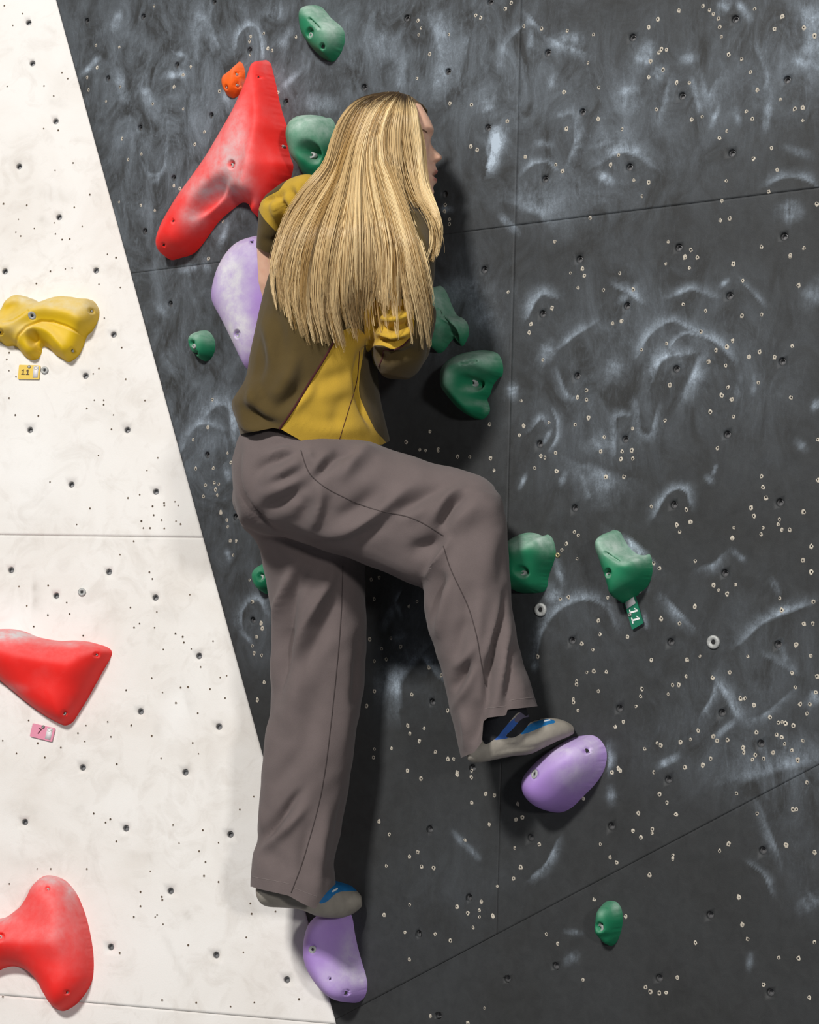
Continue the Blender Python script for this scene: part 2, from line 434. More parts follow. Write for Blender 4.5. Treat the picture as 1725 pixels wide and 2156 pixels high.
DARK_SCREWS = (
 Z((860,0),.5014,[(433,12),(407,38),(283,65),(304,75),(41,88),(53,118),(43,147),(90,227),(170,145),(37,330),(175,435),(265,440),(263,615),(289,629),(416,508),
 (491,659),(485,110),(560,120),(667,130),(777,145),(755,265),(800,367),(655,387),(797,500),(665,540),(620,692),(648,719),(898,543),(883,652),(850,692),
 (948,757),(1010,767),(982,824),(763,915),(1010,323),(1017,258),(1052,220),(1063,208),(1084,209),(1070,293),(1042,460),(1137,45),(1048,80),(1010,115),
 (1238,25),(1265,43),(1281,60),(1303,78),(1308,113),(1315,155),(1345,229),(1400,249),(1437,303),(1466,378),(1455,38),(1570,70),(1538,123),(1662,117),
 (1707,150),(1190,503),(1234,490),(1128,347),(1180,347),(1420,468),(1445,500),(1622,458),(1657,453),(1657,507),(1564,418),(1338,550),(1307,580),
 (1525,622),(1450,667),(1549,714),(1335,760),(1514,805),(1318,844),(1310,925),(1350,917),(1716,857),(1483,1037),(1662,1042),(1604,1072),(1187,1050),
 (1091,1015),(615,1015),(1162,1075),(155,860),(152,887),(173,920),(173,940)])
 + Z((1050,540),.3913,[(1003,5),(1070,5),(1570,2),(387,90),(452,67),(463,104),(427,168),(652,90),(565,182),(725,177),(900,40),(1027,63),(1263,40),(1315,130),
 (1616,155),(995,258),(1115,293),(1310,320),(1417,313),(288,278),(175,365),(164,410),(238,557),(52,192),(615,360),(662,348),(770,503),(904,468),(1090,405),
 (1228,488),(1260,453),(1170,505),(1130,567),(1222,587),(1348,540),(1406,515),(1486,543),(1580,483),(1398,680),(922,692),(1235,705),(1200,748),(1256,770),
 (1574,760),(1140,838),(1266,862),(896,883),(474,722),(425,759),(474,772),(123,776),(485,868),(413,905),(272,895),(135,913),(113,962),(722,926),
 (228,1075),(250,1082),(307,1058),(195,1140),(313,1157),(568,972),(550,1050),(665,1050),(660,1092),(716,1043),(722,1088),(577,1187),(675,1187),(1179,1032),
 (1416,1183),(1424,1242),(1440,1300),(1360,1352),(1010,1362),(822,1345),(1643,1375),(1720,1203),(1720,987)])
 + Z((1050,1080),.3913,[(408,102),(429,120),(365,167),(341,200),(423,248),(333,463),(376,453),(536,580),(546,653),(448,704),(509,737),(211,772),(475,857),
 (513,851),(580,855),(537,958),(428,1063),(740,1042),(672,1125),(629,1152),(787,1270),(853,1238),(873,1250),(695,667),(822,792),(875,570),(974,595),(588,457),
 (836,271),(866,298),(960,65),(976,102),(1033,48),(1058,258),(1057,505),(1157,390),(1185,415),(1230,435),(1275,387),(1375,17),(1267,80),(1257,137),(1425,80),
 (1413,115),(1505,62),(1512,35),(1525,92),(1567,92),(1683,180),(1638,255),(1683,320),(1515,460),(1697,477),(1524,523),(1644,597),(1692,595),(1602,710),
 (1680,770),(1342,772),(1245,858),(1152,888),(1084,772),(1015,790),(1010,880),(937,925),(971,925),(913,975),(772,947),(765,987),(1580,862),(1716,880),
 (1597,938),(1708,967),(1302,998),(1326,998),(1376,1035),(1460,1100),(1507,1130),(1526,1125),(1545,1133),(1586,1145),(1624,1030),(1675,1030),(1660,1080),
 (1497,1193),(1525,1207),(1387,1182),(1540,1243),(1638,1226),(1578,1278),(1477,1290),(1427,1323),(1382,1303),(1367,1327),(1320,1290),(1317,1265),(1610,1330),
 (1075,1172),(1155,1203),(1177,1226),(1232,1222),(1033,1218),(980,1235),(1143,1323),(1100,1357),(1003,1370),(645,1375),(420,905),(420,922),(403,1003),(403,1018)])
 + Z((780,1620),.5479,[(143,5),(195,35),(333,15),(390,5),(388,30),(444,95),(477,100),(390,128),(567,133),(585,185),(560,193),(458,212),(365,272),(73,250),(33,200),
 (183,318),(150,335),(197,375),(243,378),(61,372),(555,302),(650,288),(578,377),(550,420),(488,449),(820,113),(884,288),(922,337),(947,358),(1010,237),(1040,262),
 (1083,230),(1083,245),(1030,168),(1140,128),(1111,95),(1175,172),(1408,92),(1090,12),(930,12),(960,5),(1678,50),(1624,154),(1637,154),(1487,170),(1377,286),
 (1343,313),(1598,291),(1708,319),(1163,330),(1163,343),(1074,405),(1416,491),(1430,596),(1450,652),(1250,667),(1708,664),(1570,724),(1646,725),(1512,828),(1688,877),
 (1181,800),(1058,838),(1076,855),(1111,860),(1137,858),(817,808),(721,670),(677,633),(982,565),(860,500),(151,520),(53,560),(333,528),(375,553),(427,508),
 (419,541),(419,567),(471,563),(395,608),(249,633),(308,658),(133,627),(150,730),(439,917),(232,948),(375,975)])
 + Z((0,0),.371,[(875,35),(677,268),(545,258),(551,385),(495,440),(681,493),(503,510),(602,575),(868,590),(1040,618),(803,875),(728,905),(987,1055),(1021,1070),
 (676,1147),(800,1165),(879,1195),(988,493),(1040,425),(1083,378),(1417,235),(1424,207),(1498,190),(1520,275),(1545,288),(1420,312),(1247,518),(1577,525),
 (1160,750),(1106,820),(1267,1260),(1268,1465),(1183,1468),(693,788),(1680,210)])
 + Z((0,840),.3478,[(1287,5),(1258,172),(1170,247),(1378,328),(1398,385),(1185,422),(1292,420),(1298,507),(1244,522),(1325,515),(1305,550),(1315,582),(1232,590),
 (1337,680),(1337,690),(1375,733),(1380,775),(1394,858),(1430,862),(1413,947),(1512,1097),(1528,1228),(1580,1360),(1588,1388)])
 + Z((180,1300),.397,[(932,30),(907,103),(886,152),(895,190),(934,201),(948,344),(912,433),(912,441)])
 + Z((440,880),.3942,[(1180,72),(1053,128),(1127,170),(1157,173),(1225,166),(1225,175),(1328,207),(1393,208),(1505,217),(1523,280),(1500,33),(1682,43),(1660,93)])
 + Z((740,1180),.1948,[(215,205),(300,185),(248,418),(710,442),(625,497),(200,850),(430,840),(327,953),(533,930),(376,1068),(250,1088),(838,1157),(975,1240),
 (247,1413),(655,1450),(165,1572),(1040,1622),(610,1785),(787,1818),(635,1875),(735,1955),(435,2033),(908,2070),(250,2040),(240,2130)])
 + Z((860,1380),.278,[(300,785),(343,785),(370,885),(370,900),(97,932),(478,925),(587,1048),(652,1060),(480,1115),(828,1125),(863,1227),(815,1243),(613,1280),
 (1540,888),(1590,862),(1605,875),(1325,1082)]))
WHITE_SCREWS = (
 Z((0,0),.371,[(25,33),(73,145),(128,78),(352,413),(385,447),(41,490),(250,488),(305,545),(248,730),(331,740),(415,925),(313,967),(510,1105),(152,1165),(20,1157),
 (422,1177),(105,1245),(308,1265),(195,1297),(90,1318),(118,1340),(315,1328),(353,1360),(396,1357),(467,1285),(610,1443),(659,1463)])
 + Z((0,560),.1623,[(655,70),(848,40),(937,28),(473,230),(1285,238),(1562,280),(1355,677),(1580,1060),(120,1127),(88,1213),(118,1360),(208,1437),(1285,1330),
 (1210,1400),(1632,1470),(118,1715)])
 + Z((0,840),.3478,[(93,98),(232,103),(526,57),(571,8),(628,8),(628,35),(687,97),(675,184),(878,10),(596,342),(956,357),(890,433),(303,503),(846,580),(775,600),
 (924,650),(994,630),(995,645),(1060,622),(1079,645),(931,704),(856,740),(979,734),(1066,740),(1094,758),(868,782),(909,782),(995,784),(545,663),(465,760),
 (810,862),(727,942),(115,1135),(292,1130),(905,1049),(923,1090),(1150,1185),(162,1253),(404,1233),(290,1308),(422,1302),(790,1263),(950,1290),(936,1385),
 (845,1360),(812,1384),(205,1378),(1063,1420)])
 + Z((180,1300),.397,[(478,87),(516,103),(522,133),(413,170),(562,167),(677,126),(611,263),(749,309),(715,319),(352,322),(216,386),(409,398),(505,372),(544,369),
 (661,380),(741,428),(480,454),(596,508),(119,553),(243,573),(135,633),(352,628),(569,666),(600,723),(401,746),(166,778),(893,950),(819,1019),(44,1040),
 (132,1070),(107,1088),(465,1101),(623,1128),(497,1197),(164,1188),(706,1195),(603,1240),(637,1297),(629,1371),(344,1346),(706,1403),(292,1456),(405,1482),
 (408,1498),(292,1532),(380,1578),(370,1589),(257,1588),(412,1627),(875,1517),(882,1572),(1008,1560),(853,1697),(838,1776),(545,1738),(182,1780),(407,2030),
 (588,2043),(770,2064),(896,2042),(1133,2025)])
 + Z((0,1280),.1739,[(580,88),(410,227),(1008,335),(1690,190),(1305,1380),(1042,1425),(945,1517),(347,1363),(1343,1560),(1028,1617),(738,1690),(200,1762),(543,1810),
 (33,1607),(457,1640)])
 + Z((0,1820),.1558,[(503,60),(687,62),(127,263),(1175,62),(40,1788)]))

# hand and shoe marks in chalk: (polyline, width px, strength)
CHALK = [
 ([(1048,274),(1041,300),(1034,330),(1028,350)],9,2.6),([(1046,275),(1036,320)],10,2.0),([(1155,80),(1185,95),(1222,108)],9,.75),([(1175,82),(1222,84)],13,.5),([(1365,98),(1350,138)],15,.62),
 ([(1652,444),(1672,444)],20,.5),([(1318,180),(1325,215)],22,.5),([(1260,345),(1290,325),(1315,318),(1350,330),(1375,352)],9,.75),
 ([(1192,350),(1212,295),(1208,240),(1180,245)],7,.5),([(905,35),(922,70),(927,110),(922,160),(912,190)],17,.5),([(1110,28),(1122,45),(1137,62)],6,.6),
 ([(1120,60),(1115,110)],5,.4),([(1105,50),(1070,85),(1055,105)],5,.4),([(1550,0),(1578,38)],7,.6),([(1530,5),(1520,22)],12,.65),([(1690,10),(1705,60),(1700,130)],26,.5),
 ([(1670,125),(1725,140)],10,.5),([(1457,165),(1475,230)],6,.6),([(1480,158),(1490,205),(1510,170)],9,.5),([(1512,228),(1498,266)],5,.55),([(1620,208),(1612,272)],7,.5),
 ([(1548,230),(1557,265)],6,.4),([(1412,160),(1400,205),(1385,256)],6,.5),([(1615,390),(1650,372),(1690,374),(1720,392)],7,.5),([(1100,435),(1140,445),(1150,460)],22,.45),
 ([(1098,368),(1120,346),(1150,340),(1172,358)],5,.5),([(1262,368),(1287,382)],9,.7),([(1056,455),(1090,490)],7,.45),([(928,440),(952,441)],6,.45),([(1025,205),(1035,235)],16,.4),
 ([(1590,95),(1615,160),(1605,200)],8,.35),([(1440,125),(1462,122)],9,.5),([(1395,145),(1380,165)],11,.5),([(1165,160),(1158,185)],6,.4),([(1062,90),(1050,150)],6,.3),
 ([(1130,300),(1160,305)],6,.4),([(1250,310),(1280,300),(1330,300)],14,.3),([(1655,310),(1710,330)],8,.25),
 ([(1110,668),(1127,632),(1145,617),(1164,624)],8,.85),([(1297,604),(1325,615),(1352,637)],7,.7),([(1405,627),(1435,616),(1460,608),(1502,626)],6,.6),([(1518,603),(1532,591)],5,.9),
 ([(1345,745),(1362,710),(1392,684),(1420,675),(1450,690),(1490,710),(1520,728),(1542,756)],7,.75),([(1408,738),(1425,712),(1450,702),(1476,708)],4,.6),
 ([(1374,800),(1386,765),(1410,748),(1450,744)],10,.8),([(1474,752),(1460,790),(1440,830)],11,.85),([(1172,738),(1210,706),(1252,680)],6,.6),([(1145,755),(1160,728)],14,.4),
 ([(1176,780),(1185,810),(1196,832),(1216,840)],5,.5),([(1163,862),(1174,890),(1172,920),(1158,945)],4,.6),([(1115,908),(1140,880),(1152,895)],5,.55),([(1145,932),(1160,906)],4,.6),
 ([(1294,958),(1295,890),(1302,874),(1324,874)],6,.6),([(1340,845),(1347,900),(1355,915),(1372,912),(1386,855)],6,.45),([(1240,985),(1275,1002),(1300,1005)],24,.55),([(1250,940),(1280,925)],20,.3),
 ([(1376,1090),(1400,1045),(1425,1028),(1447,1034),(1454,1062)],6,.7),([(1096,1026),(1107,1000)],4,.6),([(1190,996),(1182,1020)],6,.5),([(1080,812),(1080,832)],10,.6),
 ([(1508,980),(1502,998)],3,.6),([(1490,1005),(1500,1015)],6,.5),([(1560,790),(1552,840)],6,.25),([(1590,790),(1586,830)],5,.25),([(1225,990),(1240,1040),(1250,1050)],6,.35),
 ([(1300,640),(1340,600)],6,.35),([(1560,590),(1590,620),(1610,645)],5,.35),([(1300,760),(1290,790)],16,.35),([(1700,640),(1725,600)],18,.3),([(1715,860),(1722,845)],7,.7),([(1680,930),(1695,945)],8,.3),
 ([(1128,1385),(1140,1332),(1170,1288),(1212,1263),(1250,1262),(1280,1282),(1296,1315)],8,.6),([(1398,1255),(1428,1290),(1458,1318)],8,.6),([(1474,1196),(1503,1188),(1522,1168)],7,.55),
 ([(1540,1158),(1568,1180)],5,.45),([(1560,1352),(1600,1315),(1640,1294),(1715,1268)],8,.65),([(1478,1503),(1498,1472),(1506,1440)],6,.55),([(1508,1433),(1530,1465),(1556,1512)],9,.65),
 ([(1556,1515),(1600,1510),(1640,1480),(1672,1452)],6,.35),([(1705,1480),(1725,1460)],12,.5),([(1508,1550),(1545,1520)],6,.5),([(1388,1612),(1426,1592)],7,.65),
 ([(1312,1132),(1335,1150),(1360,1168)],17,1.0),([(1160,1240),(1175,1270)],14,.55),([(1172,1180),(1185,1230)],7,.45),([(1350,1215),(1360,1240)],6,.3),([(1625,1220),(1640,1250)],5,.4),
 ([(1640,1350),(1660,1400)],6,.3),([(1560,1640),(1660,1610),(1720,1600)],20,.35),([(1610,1380),(1650,1400),(1680,1420)],7,.3),([(1355,1290),(1362,1320)],5,.4),([(1128,1390),(1125,1410)],6,.4),
 ([(1120,1845),(1150,1820),(1174,1772)],6,.75),([(955,1755),(1008,1806)],6,.35),([(1578,1818),(1610,1842),(1626,1880)],5,.4),([(1598,1690),(1615,1740),(1645,1815)],8,.3),
 ([(1690,1910),(1720,1890)],14,.4),([(1195,2025),(1212,2012)],9,.4),([(1285,1660),(1290,1690)],8,.4),([(1278,1570),(1284,1600),(1280,1625)],6,.7),([(1190,1960),(1225,1966)],5,.25),([(1580,2010),(1578,2040)],6,.3),
 ([(496,100),(500,75),(520,54),(538,56),(549,78),(553,125)],5,.85),([(175,156),(208,121)],5,.7),([(352,158),(394,157)],7,.7),([(300,340),(312,362),(328,368),(344,352),(352,290)],4,.5),
 ([(588,190),(640,142)],6,.5),([(368,110),(392,118)],4,.5),([(320,385),(345,360)],5,.35),([(386,944),(400,910),(428,890),(470,905)],7,.6),([(428,880),(449,856),(470,850),(487,866),(491,925)],9,.85),
 ([(510,1325),(508,1295),(522,1268),(545,1262),(560,1290)],6,.55),([(510,1330),(530,1352)],4,.5),([(840,1485),(838,1440),(855,1410),(885,1380)],17,.75),([(884,1380),(905,1400),(925,1425)],8,.6),
 ([(846,1242),(836,1262),(832,1275)],3,.5),([(834,1270),(845,1300)],4,.35),([(830,1280),(805,1325)],8,.3),([(840,1330),(845,1360)],14,.3),([(1000,640),(1030,680)],20,.3),([(950,610),(1010,615)],22,.3),
 ([(960,820),(970,850)],9,.4),([(240,60),(252,25)],8,.5),([(410,70),(430,20)],14,.4),([(250,150),(262,210)],10,.4),([(300,180),(315,215)],10,.5),([(470,190),(485,230)],8,.3),
 ([(430,545),(440,580)],6,.4),([(480,470),(462,520)],6,.5),([(590,100),(620,60)],12,.3),([(330,640),(350,665)],7,.4),([(460,100),(440,40),(455,0)],8,.3),([(560,30),(600,20)],16,.3),
 ([(790,60),(830,130)],24,.25),([(850,120),(840,200)],10,.3),([(640,215),(700,215)],16,.35),([(420,560),(380,570)],6,.45),([(475,985),(482,1010)],6,.5),([(478,1160),(484,1180)],5,.5),
]
# broad areas dulled by chalk dust: (x, y, rx, ry, strength)
HAZE = [(300,100,260,220,.42),(480,250,260,260,.40),(800,90,260,170,.44),(330,450,160,200,.42),(400,750,160,160,.42),(430,930,120,120,.5),(1030,130,190,200,.36),(1250,300,200,180,.30),
        (1500,180,260,200,.30),(1690,80,120,140,.45),(1180,420,140,60,.32),(1240,900,170,170,.28),(1420,740,190,160,.26),(960,650,110,120,.42),(1320,650,200,110,.18),(1620,800,120,200,.18),
        (1600,1380,170,170,.22),(1480,1550,190,110,.18),(1230,1290,150,120,.16),(1650,1620,130,60,.45),(880,1330,110,150,.22),(950,1850,170,150,.08),(550,1300,70,110,.3),(470,1100,60,140,.3),(1680,1750,80,140,.2)]
# dull boot scuffs and brush marks on the white wall
SCUFF = [([(70,1225),(72,1260),(68,1285)],9,.5),([(335,650),(333,700)],5,.15),([(300,1140),(330,1130)],7,.2),([(180,840),(250,880),(290,900)],10,.15),([(395,1605),(400,1625)],6,.45),([(430,1660),(420,1640)],4,.2),
         ([(380,1425),(400,1500),(405,1520)],10,.25),([(330,1510),(335,1560)],9,.2),([(270,1790),(300,1800),(330,1795)],10,.2),([(390,1920),(400,1935)],8,.35),([(340,1960),(400,2080)],6,.2),([(300,1290),(420,1300)],16,.10),
         ([(150,120),(100,220)],12,.1),([(100,210),(135,220)],8,.22),([(60,400),(160,420)],14,.15),([(80,460),(100,470)],9,.3),([(30,1020),(120,1090),(60,1100)],20,.1),([(0,1090),(170,1100),(180,1128)],6,.15),
         ([(440,1560),(470,1850)],14,.12),([(470,1940),(600,1900)],20,.12),([(20,1700),(90,1720)],18,.15),([(10,1800),(60,1830)],14,.15),([(180,1690),(150,1720)],8,.15)]
BRIGHT = [(370,1500,34,60,.55),(60,980,90,90,.35),(30,1300,45,40,.6),(250,1700,60,50,.25),(60,60,80,160,.2),(330,1980,60,60,.2)]

def paint(strokes, blobs, x, y):
    c = np.zeros(len(x)); h = np.zeros(len(x))
    for pl, wd, am in strokes:
        q = catmull(pl, 5) if len(pl) > 2 else np.array(pl, float)
        m = (x > q[:, 0].min() - 3 * wd) & (x < q[:, 0].max() + 3 * wd) & (y > q[:, 1].min() - 3 * wd) & (y < q[:, 1].max() + 3 * wd)
        if not m.any(): continue
        d, t = seg_dist(x[m], y[m], q)
        if len(pl) > 2:                                     # rubbed round an edge: crisp on the inside of the bend, feathered outside
            mid_ = (q[0] + q[-1]) / 2; k = len(q) // 2; side = np.zeros(m.sum()); near = np.full(m.sum(), 1e9)
            for s_ in range(len(q) - 1):
                dv = q[s_ + 1] - q[s_]; ds = np.hypot(x[m] - (q[s_] + q[s_ + 1])[0] / 2, y[m] - (q[s_] + q[s_ + 1])[1] / 2)
                cr = dv[0] * (y[m] - q[s_][1]) - dv[1] * (x[m] - q[s_][0]); u = ds < near
                side[u] = cr[u]; near[u] = ds[u]
            dv = q[min(k + 1, len(q) - 1)] - q[k - 1]; inn = dv[0] * (mid_[1] - q[k][1]) - dv[1] * (mid_[0] - q[k][0])
            inner = side * inn > 0
            prof = np.where(inner, np.clip(1.15 - d / (0.55 * wd), 0, 1), 0.75 * np.exp(-(d / (1.25 * wd)) ** 1.4) + 0.25 * np.exp(-(d / (2.2 * wd)) ** 2))
        else: prof = 0.72 * np.clip(1.35 - d / wd, 0, 1) ** 0.8 + 0.28 * np.exp(-(d / (1.5 * wd)) ** 2)
        vary = 0.78 + 0.22 * np.sin(t * 9 + pl[0][0])
        c[m] = np.maximum(c[m], 1.4 * am * prof * vary * (0.4 + 0.6 * np.clip(np.minimum(t, 1 - t) * 4, 0, 1)))
    for bx, by, rx, ry, am in blobs:
        h += am * np.exp(-(((x - bx) / rx) ** 2 + ((y - by) / ry) ** 2))
    return c, np.minimum(h, 0.95)

def panel(wall, quad, bolts, mt, parent, strokes, blobs, g=0.0045, thick=0.014):
    """one plywood sheet: gridded front with real bolt holes, edges 14 mm deep"""
    c = [wall.pxuv(*q) for q in quad]; i_ = 0.00035
    c = [c[0] + (i_, i_), c[1] + (-i_, i_), c[2] + (-i_, -i_), c[3] + (i_, -i_)]
    nu = int(max(np.linalg.norm(c[1] - c[0]), np.linalg.norm(c[2] - c[3])) / g) + 1
    nv = int(max(np.linalg.norm(c[3] - c[0]), np.linalg.norm(c[2] - c[1])) / g) + 1
    s, t = np.meshgrid(np.linspace(0, 1, nu + 1), np.linspace(0, 1, nv + 1))
    uv = ((1 - s) * (1 - t))[..., None] * c[0] + (s * (1 - t))[..., None] * c[1] + (s * t)[..., None] * c[2] + ((1 - s) * t)[..., None] * c[3]
    W = wall.w(uv); px, py = proj(W)
    idx = np.arange((nu + 1) * (nv + 1)).reshape(nv + 1, nu + 1)
    keep = np.ones((nv, nu), bool)
    V = [W.reshape(-1, 3)]; n = V[0].shape[0]; faces = []; done = []
    m = 3
    for bx, by in bolts:
        d = (px - bx) ** 2 + (py - by) ** 2; k = int(d.argmin())
        if d.flat[k] > 30: continue
        j, i = divmod(k, nu + 1)
        if i < m + 1 or j < m + 1 or i > nu - m - 1 or j > nv - m - 1 or not keep[j - m:j + m, i - m:i + m].all(): continue
        keep[j - m:j + m, i - m:i + m] = False
        per = [(j - m, i + q) for q in range(-m, m)] + [(j + q, i + m) for q in range(-m, m)] + [(j + m, i - q) for q in range(-m, m)] + [(j - q, i - m) for q in range(-m, m)]
        pid = [idx[a, b] for a, b in per]; hc = wall.pxuv(bx, by)
        ang = [math.atan2(*(uv[a, b] - hc)[::-1]) for a, b in per]; K = len(pid); prev = pid
        for r, h in ((0.0078, 0.0), (0.0066, -0.0022), (0.0064, -thick)):
            ring = wall.w(np.array([hc + r * np.array([math.cos(q), math.sin(q)]) for q in ang]), np.full(K, h))
            V.append(ring); ids = list(range(n, n + K)); n += K
            faces += [(prev[q], prev[(q + 1) % K], ids[(q + 1) % K], ids[q]) for q in range(K)]
            prev = ids
        done.append(hc)
    jj, ii = np.nonzero(keep)
    quads = np.stack([idx[jj, ii], idx[jj, ii + 1], idx[jj + 1, ii + 1], idx[jj + 1, ii]], -1)
    b = np.concatenate([idx[0, :-1], idx[:-1, -1], idx[-1, :0:-1], idx[:0:-1, 0]])
    V.append(V[0][b] - wall.n * thick); bb = np.arange(n, n + len(b)); n += len(b)
    side = np.stack([b, bb, np.roll(bb, -1), np.roll(b, -1)], -1)
    V = np.vstack(V); allf = np.vstack([quads, np.array(faces, int).reshape(-1, 4), side])
    x, y = proj(V); ch, hz = paint(strokes, blobs, x, y)
    base = wloc(parent)
    me = fast_mesh('panel', V - base, allf, 4)
    attr(me, 'chalk', ch); attr(me, 'haze', hz)
    o = link('panel', me, parent, None, [mt])
    for hc in done:
        t_ = bpy.data.objects.new('bolt_hole_insert', NUT); COL.objects.link(t_); t_.parent = o
        t_.matrix_local = Matrix.Translation(Vector(wall.w(hc, -0.0055) - base)) @ wall.rot()
    return o
def nut_mesh():
    V, Fc = [], []; K = 16
    prof = [(0.0064, 0.0), (0.0045, 0.0006), (0.0042, -0.004), (0.0, -0.0042)]
    for r, h in prof:
        for q in range(K): V.append((r * math.cos(2 * math.pi * q / K), r * math.sin(2 * math.pi * q / K), h))
    for a in range(3):
        for q in range(K): Fc.append((a * K + q, a * K + (q + 1) % K, (a + 1) * K + (q + 1) % K, (a + 1) * K + q))
    me = poly_mesh('bolt_hole_insert', V, Fc); me.materials.append(MAT['tnut']); return me
NUT = nut_mesh()

def slab(name, wall, pts_px, mt, parent, h0=-0.014, h1=0.0, uv=None):
    q = [wall.pxuv(*p) for p in pts_px] if uv is None else uv
    n = len(q); V = [wall.w(p, h1) for p in q] + [wall.w(p, h0) for p in q]
    Fc = [tuple(range(n)), tuple(range(2 * n - 1, n - 1, -1))] + [(i, n + i, n + (i + 1) % n, (i + 1) % n) for i in range(n)]
    V = np.array(V)
    return obj(name, V, Fc, mt, parent, sm=False, attrs={'chalk': np.zeros(len(V)), 'haze': np.full(len(V), 0.2 if wall is DARK else 0.0)}, base=(0, 0, 0))
ex = lambda y: 118 + 0.27365 * y
# --- dark wall (right)
dz = lambda y: (ex(y), y)
floor_y = 3300
wall_right = slab('wall_right', DARK, [dz(floor_y - 500), (2500, floor_y), (2500, -1900), dz(-1900)], MAT['ply'], None, -0.06, -0.0145)
tag(wall_right, 'charcoal painted climbing wall smeared with chalk behind the climber', 'wall', kind='structure')
A_, B_, C_, D_ = (275.4, 575.6), (1085, 474.7), (705.5, 2146.9), (1045.4, 1968.0)
DP = [[A_, B_, (1099, -60), (101.6, -60)], [B_, (1790, 386.9), (1800, -60), (1099, -60)], [C_, D_, B_, A_], [D_, (1790, 1575.7), (1790, 386.9), B_],
      [(731, 2240), (1790, 2240), (1790, 1575.7), C_]]
for q in DP: panel(DARK, q, DARK_BOLTS, MAT['dark_wall'], wall_right, CHALK, HAZE)
for q in ([(1790.5, 2240), (2480, 2240), (2490, -60), (1800.5, -60)], [dz(-60.5), (2490, -60.5), (2490, -1850), dz(-1850)], [dz(2740), (2480, 3200), (2480, 2240.5), dz(2240.5)]):
    slab('panel', DARK, q, MAT['dark_wall'], wall_right)
# --- white wall (left)
wall_left = slab('wall_left', WHITE, [(-1500, 2740), dz(2740), dz(-1900), (-1500, -1900)], MAT['ply'], None, -0.06, -0.0145)
tag(wall_left, 'off-white painted climbing wall leaning back at the left', 'wall', kind='structure')
WP = [[(-120, 1124.3), dz(1132), dz(-60), (-120, -60)], [(-120, 2085), dz(2156.6), dz(1132), (-120, 1124.3)], [(-120, 2240), dz(2240), dz(2156.6), (-120, 2085)]]
for q in WP: panel(WHITE, q, WHITE_BOLTS, MAT['white_wall'], wall_left, SCUFF, BRIGHT, g=0.006)
for q in ([(-1480, 2240), (-120.5, 2240), (-120.5, -60), (-1480, -60)], [(-1480, -60.5), dz(-60.5), dz(-1850), (-1480, -1850)], [(-1480, 2740), dz(2740), dz(2240.5), (-1480, 2240.5)]):
    slab('panel', WHITE, q, MAT['white_wall'], wall_left)

def screw_marks(wall, pts, parent, chip):
    """each old screw hole: a torn ring of bare plywood around a dark pit"""
    V, Fc, mi = [], [], []
    for x, y in pts:
        c = wall.pxuv(x, y); K = 9; n = len(V)
        s = rng.uniform(0.85, 1.3); ro = (0.0032 if chip else 0.0023) * s; ri = 0.0018 * rng.uniform(0.75, 1.15) if chip else 0.0019 * s
        off = rng.normal(0, 0.0006, 2) if chip else np.zeros(2); rot = rng.uniform(0, 6.28)
        for r, h, jit, o in ((ro, 0.0000, 0.22, 0), (ro * 0.75, 0.0007, 0.15, 0), (ri, 0.0006, 0.12, 1), (ri * 0.8, 0.0002, 0.0, 1)):
            for q in range(K):
                a = rot + 2 * math.pi * q / K; rr = r * (1 + rng.uniform(-jit, jit))
                V.append(wall.w(c + o * off + rr * np.array([math.cos(a), 1.15 * math.sin(a)]), h))
        for lv in range(3):
            for q in range(K):
                Fc.append((n + lv * K + q, n + lv * K + (q + 1) % K, n + (lv + 1) * K + (q + 1) % K, n + (lv + 1) * K + q)); mi.append(0)
        Fc.append(tuple(n + 3 * K + q for q in range(K))); mi.append(1)
    V = np.array(V)
    me = poly_mesh('screw_holes', V - wloc(parent), Fc); me.polygons.foreach_set('material_index', np.array(mi, np.int32))
    o = link('screw_holes', me, parent, None, [MAT['chip'] if chip else MAT['white_wall'], MAT['hole'] if chip else MAT['whole']])
    attr(me, 'chalk', np.full(len(V), 0.3)); attr(me, 'haze', np.zeros(len(V)))
    o['kind'] = 'stuff'; return o
screw_marks(DARK, [p for p in DARK_SCREWS if p[0] < 1790 and p[1] > -60], wall_right, True)
screw_marks(WHITE, WHITE_SCREWS, wall_left, False)
# --- padded floor, well below the frame
Vf = np.array([(-5, -3, 0), (5, -3, 0), (5, 6, 0), (-5, 6, 0), (-5, -3, -0.3), (5, -3, -0.3), (5, 6, -0.3), (-5, 6, -0.3)], float)
fl = obj('floor', Vf, [(0, 1, 2, 3), (7, 6, 5, 4), (0, 4, 5, 1), (1, 5, 6, 2), (2, 6, 7, 3), (3, 7, 4, 0)], MAT['mat_floor'], sm=False, base=(0, 0, 0))
tag(fl, 'grey padded crash mat floor below the climbing walls', 'floor', kind='structure')

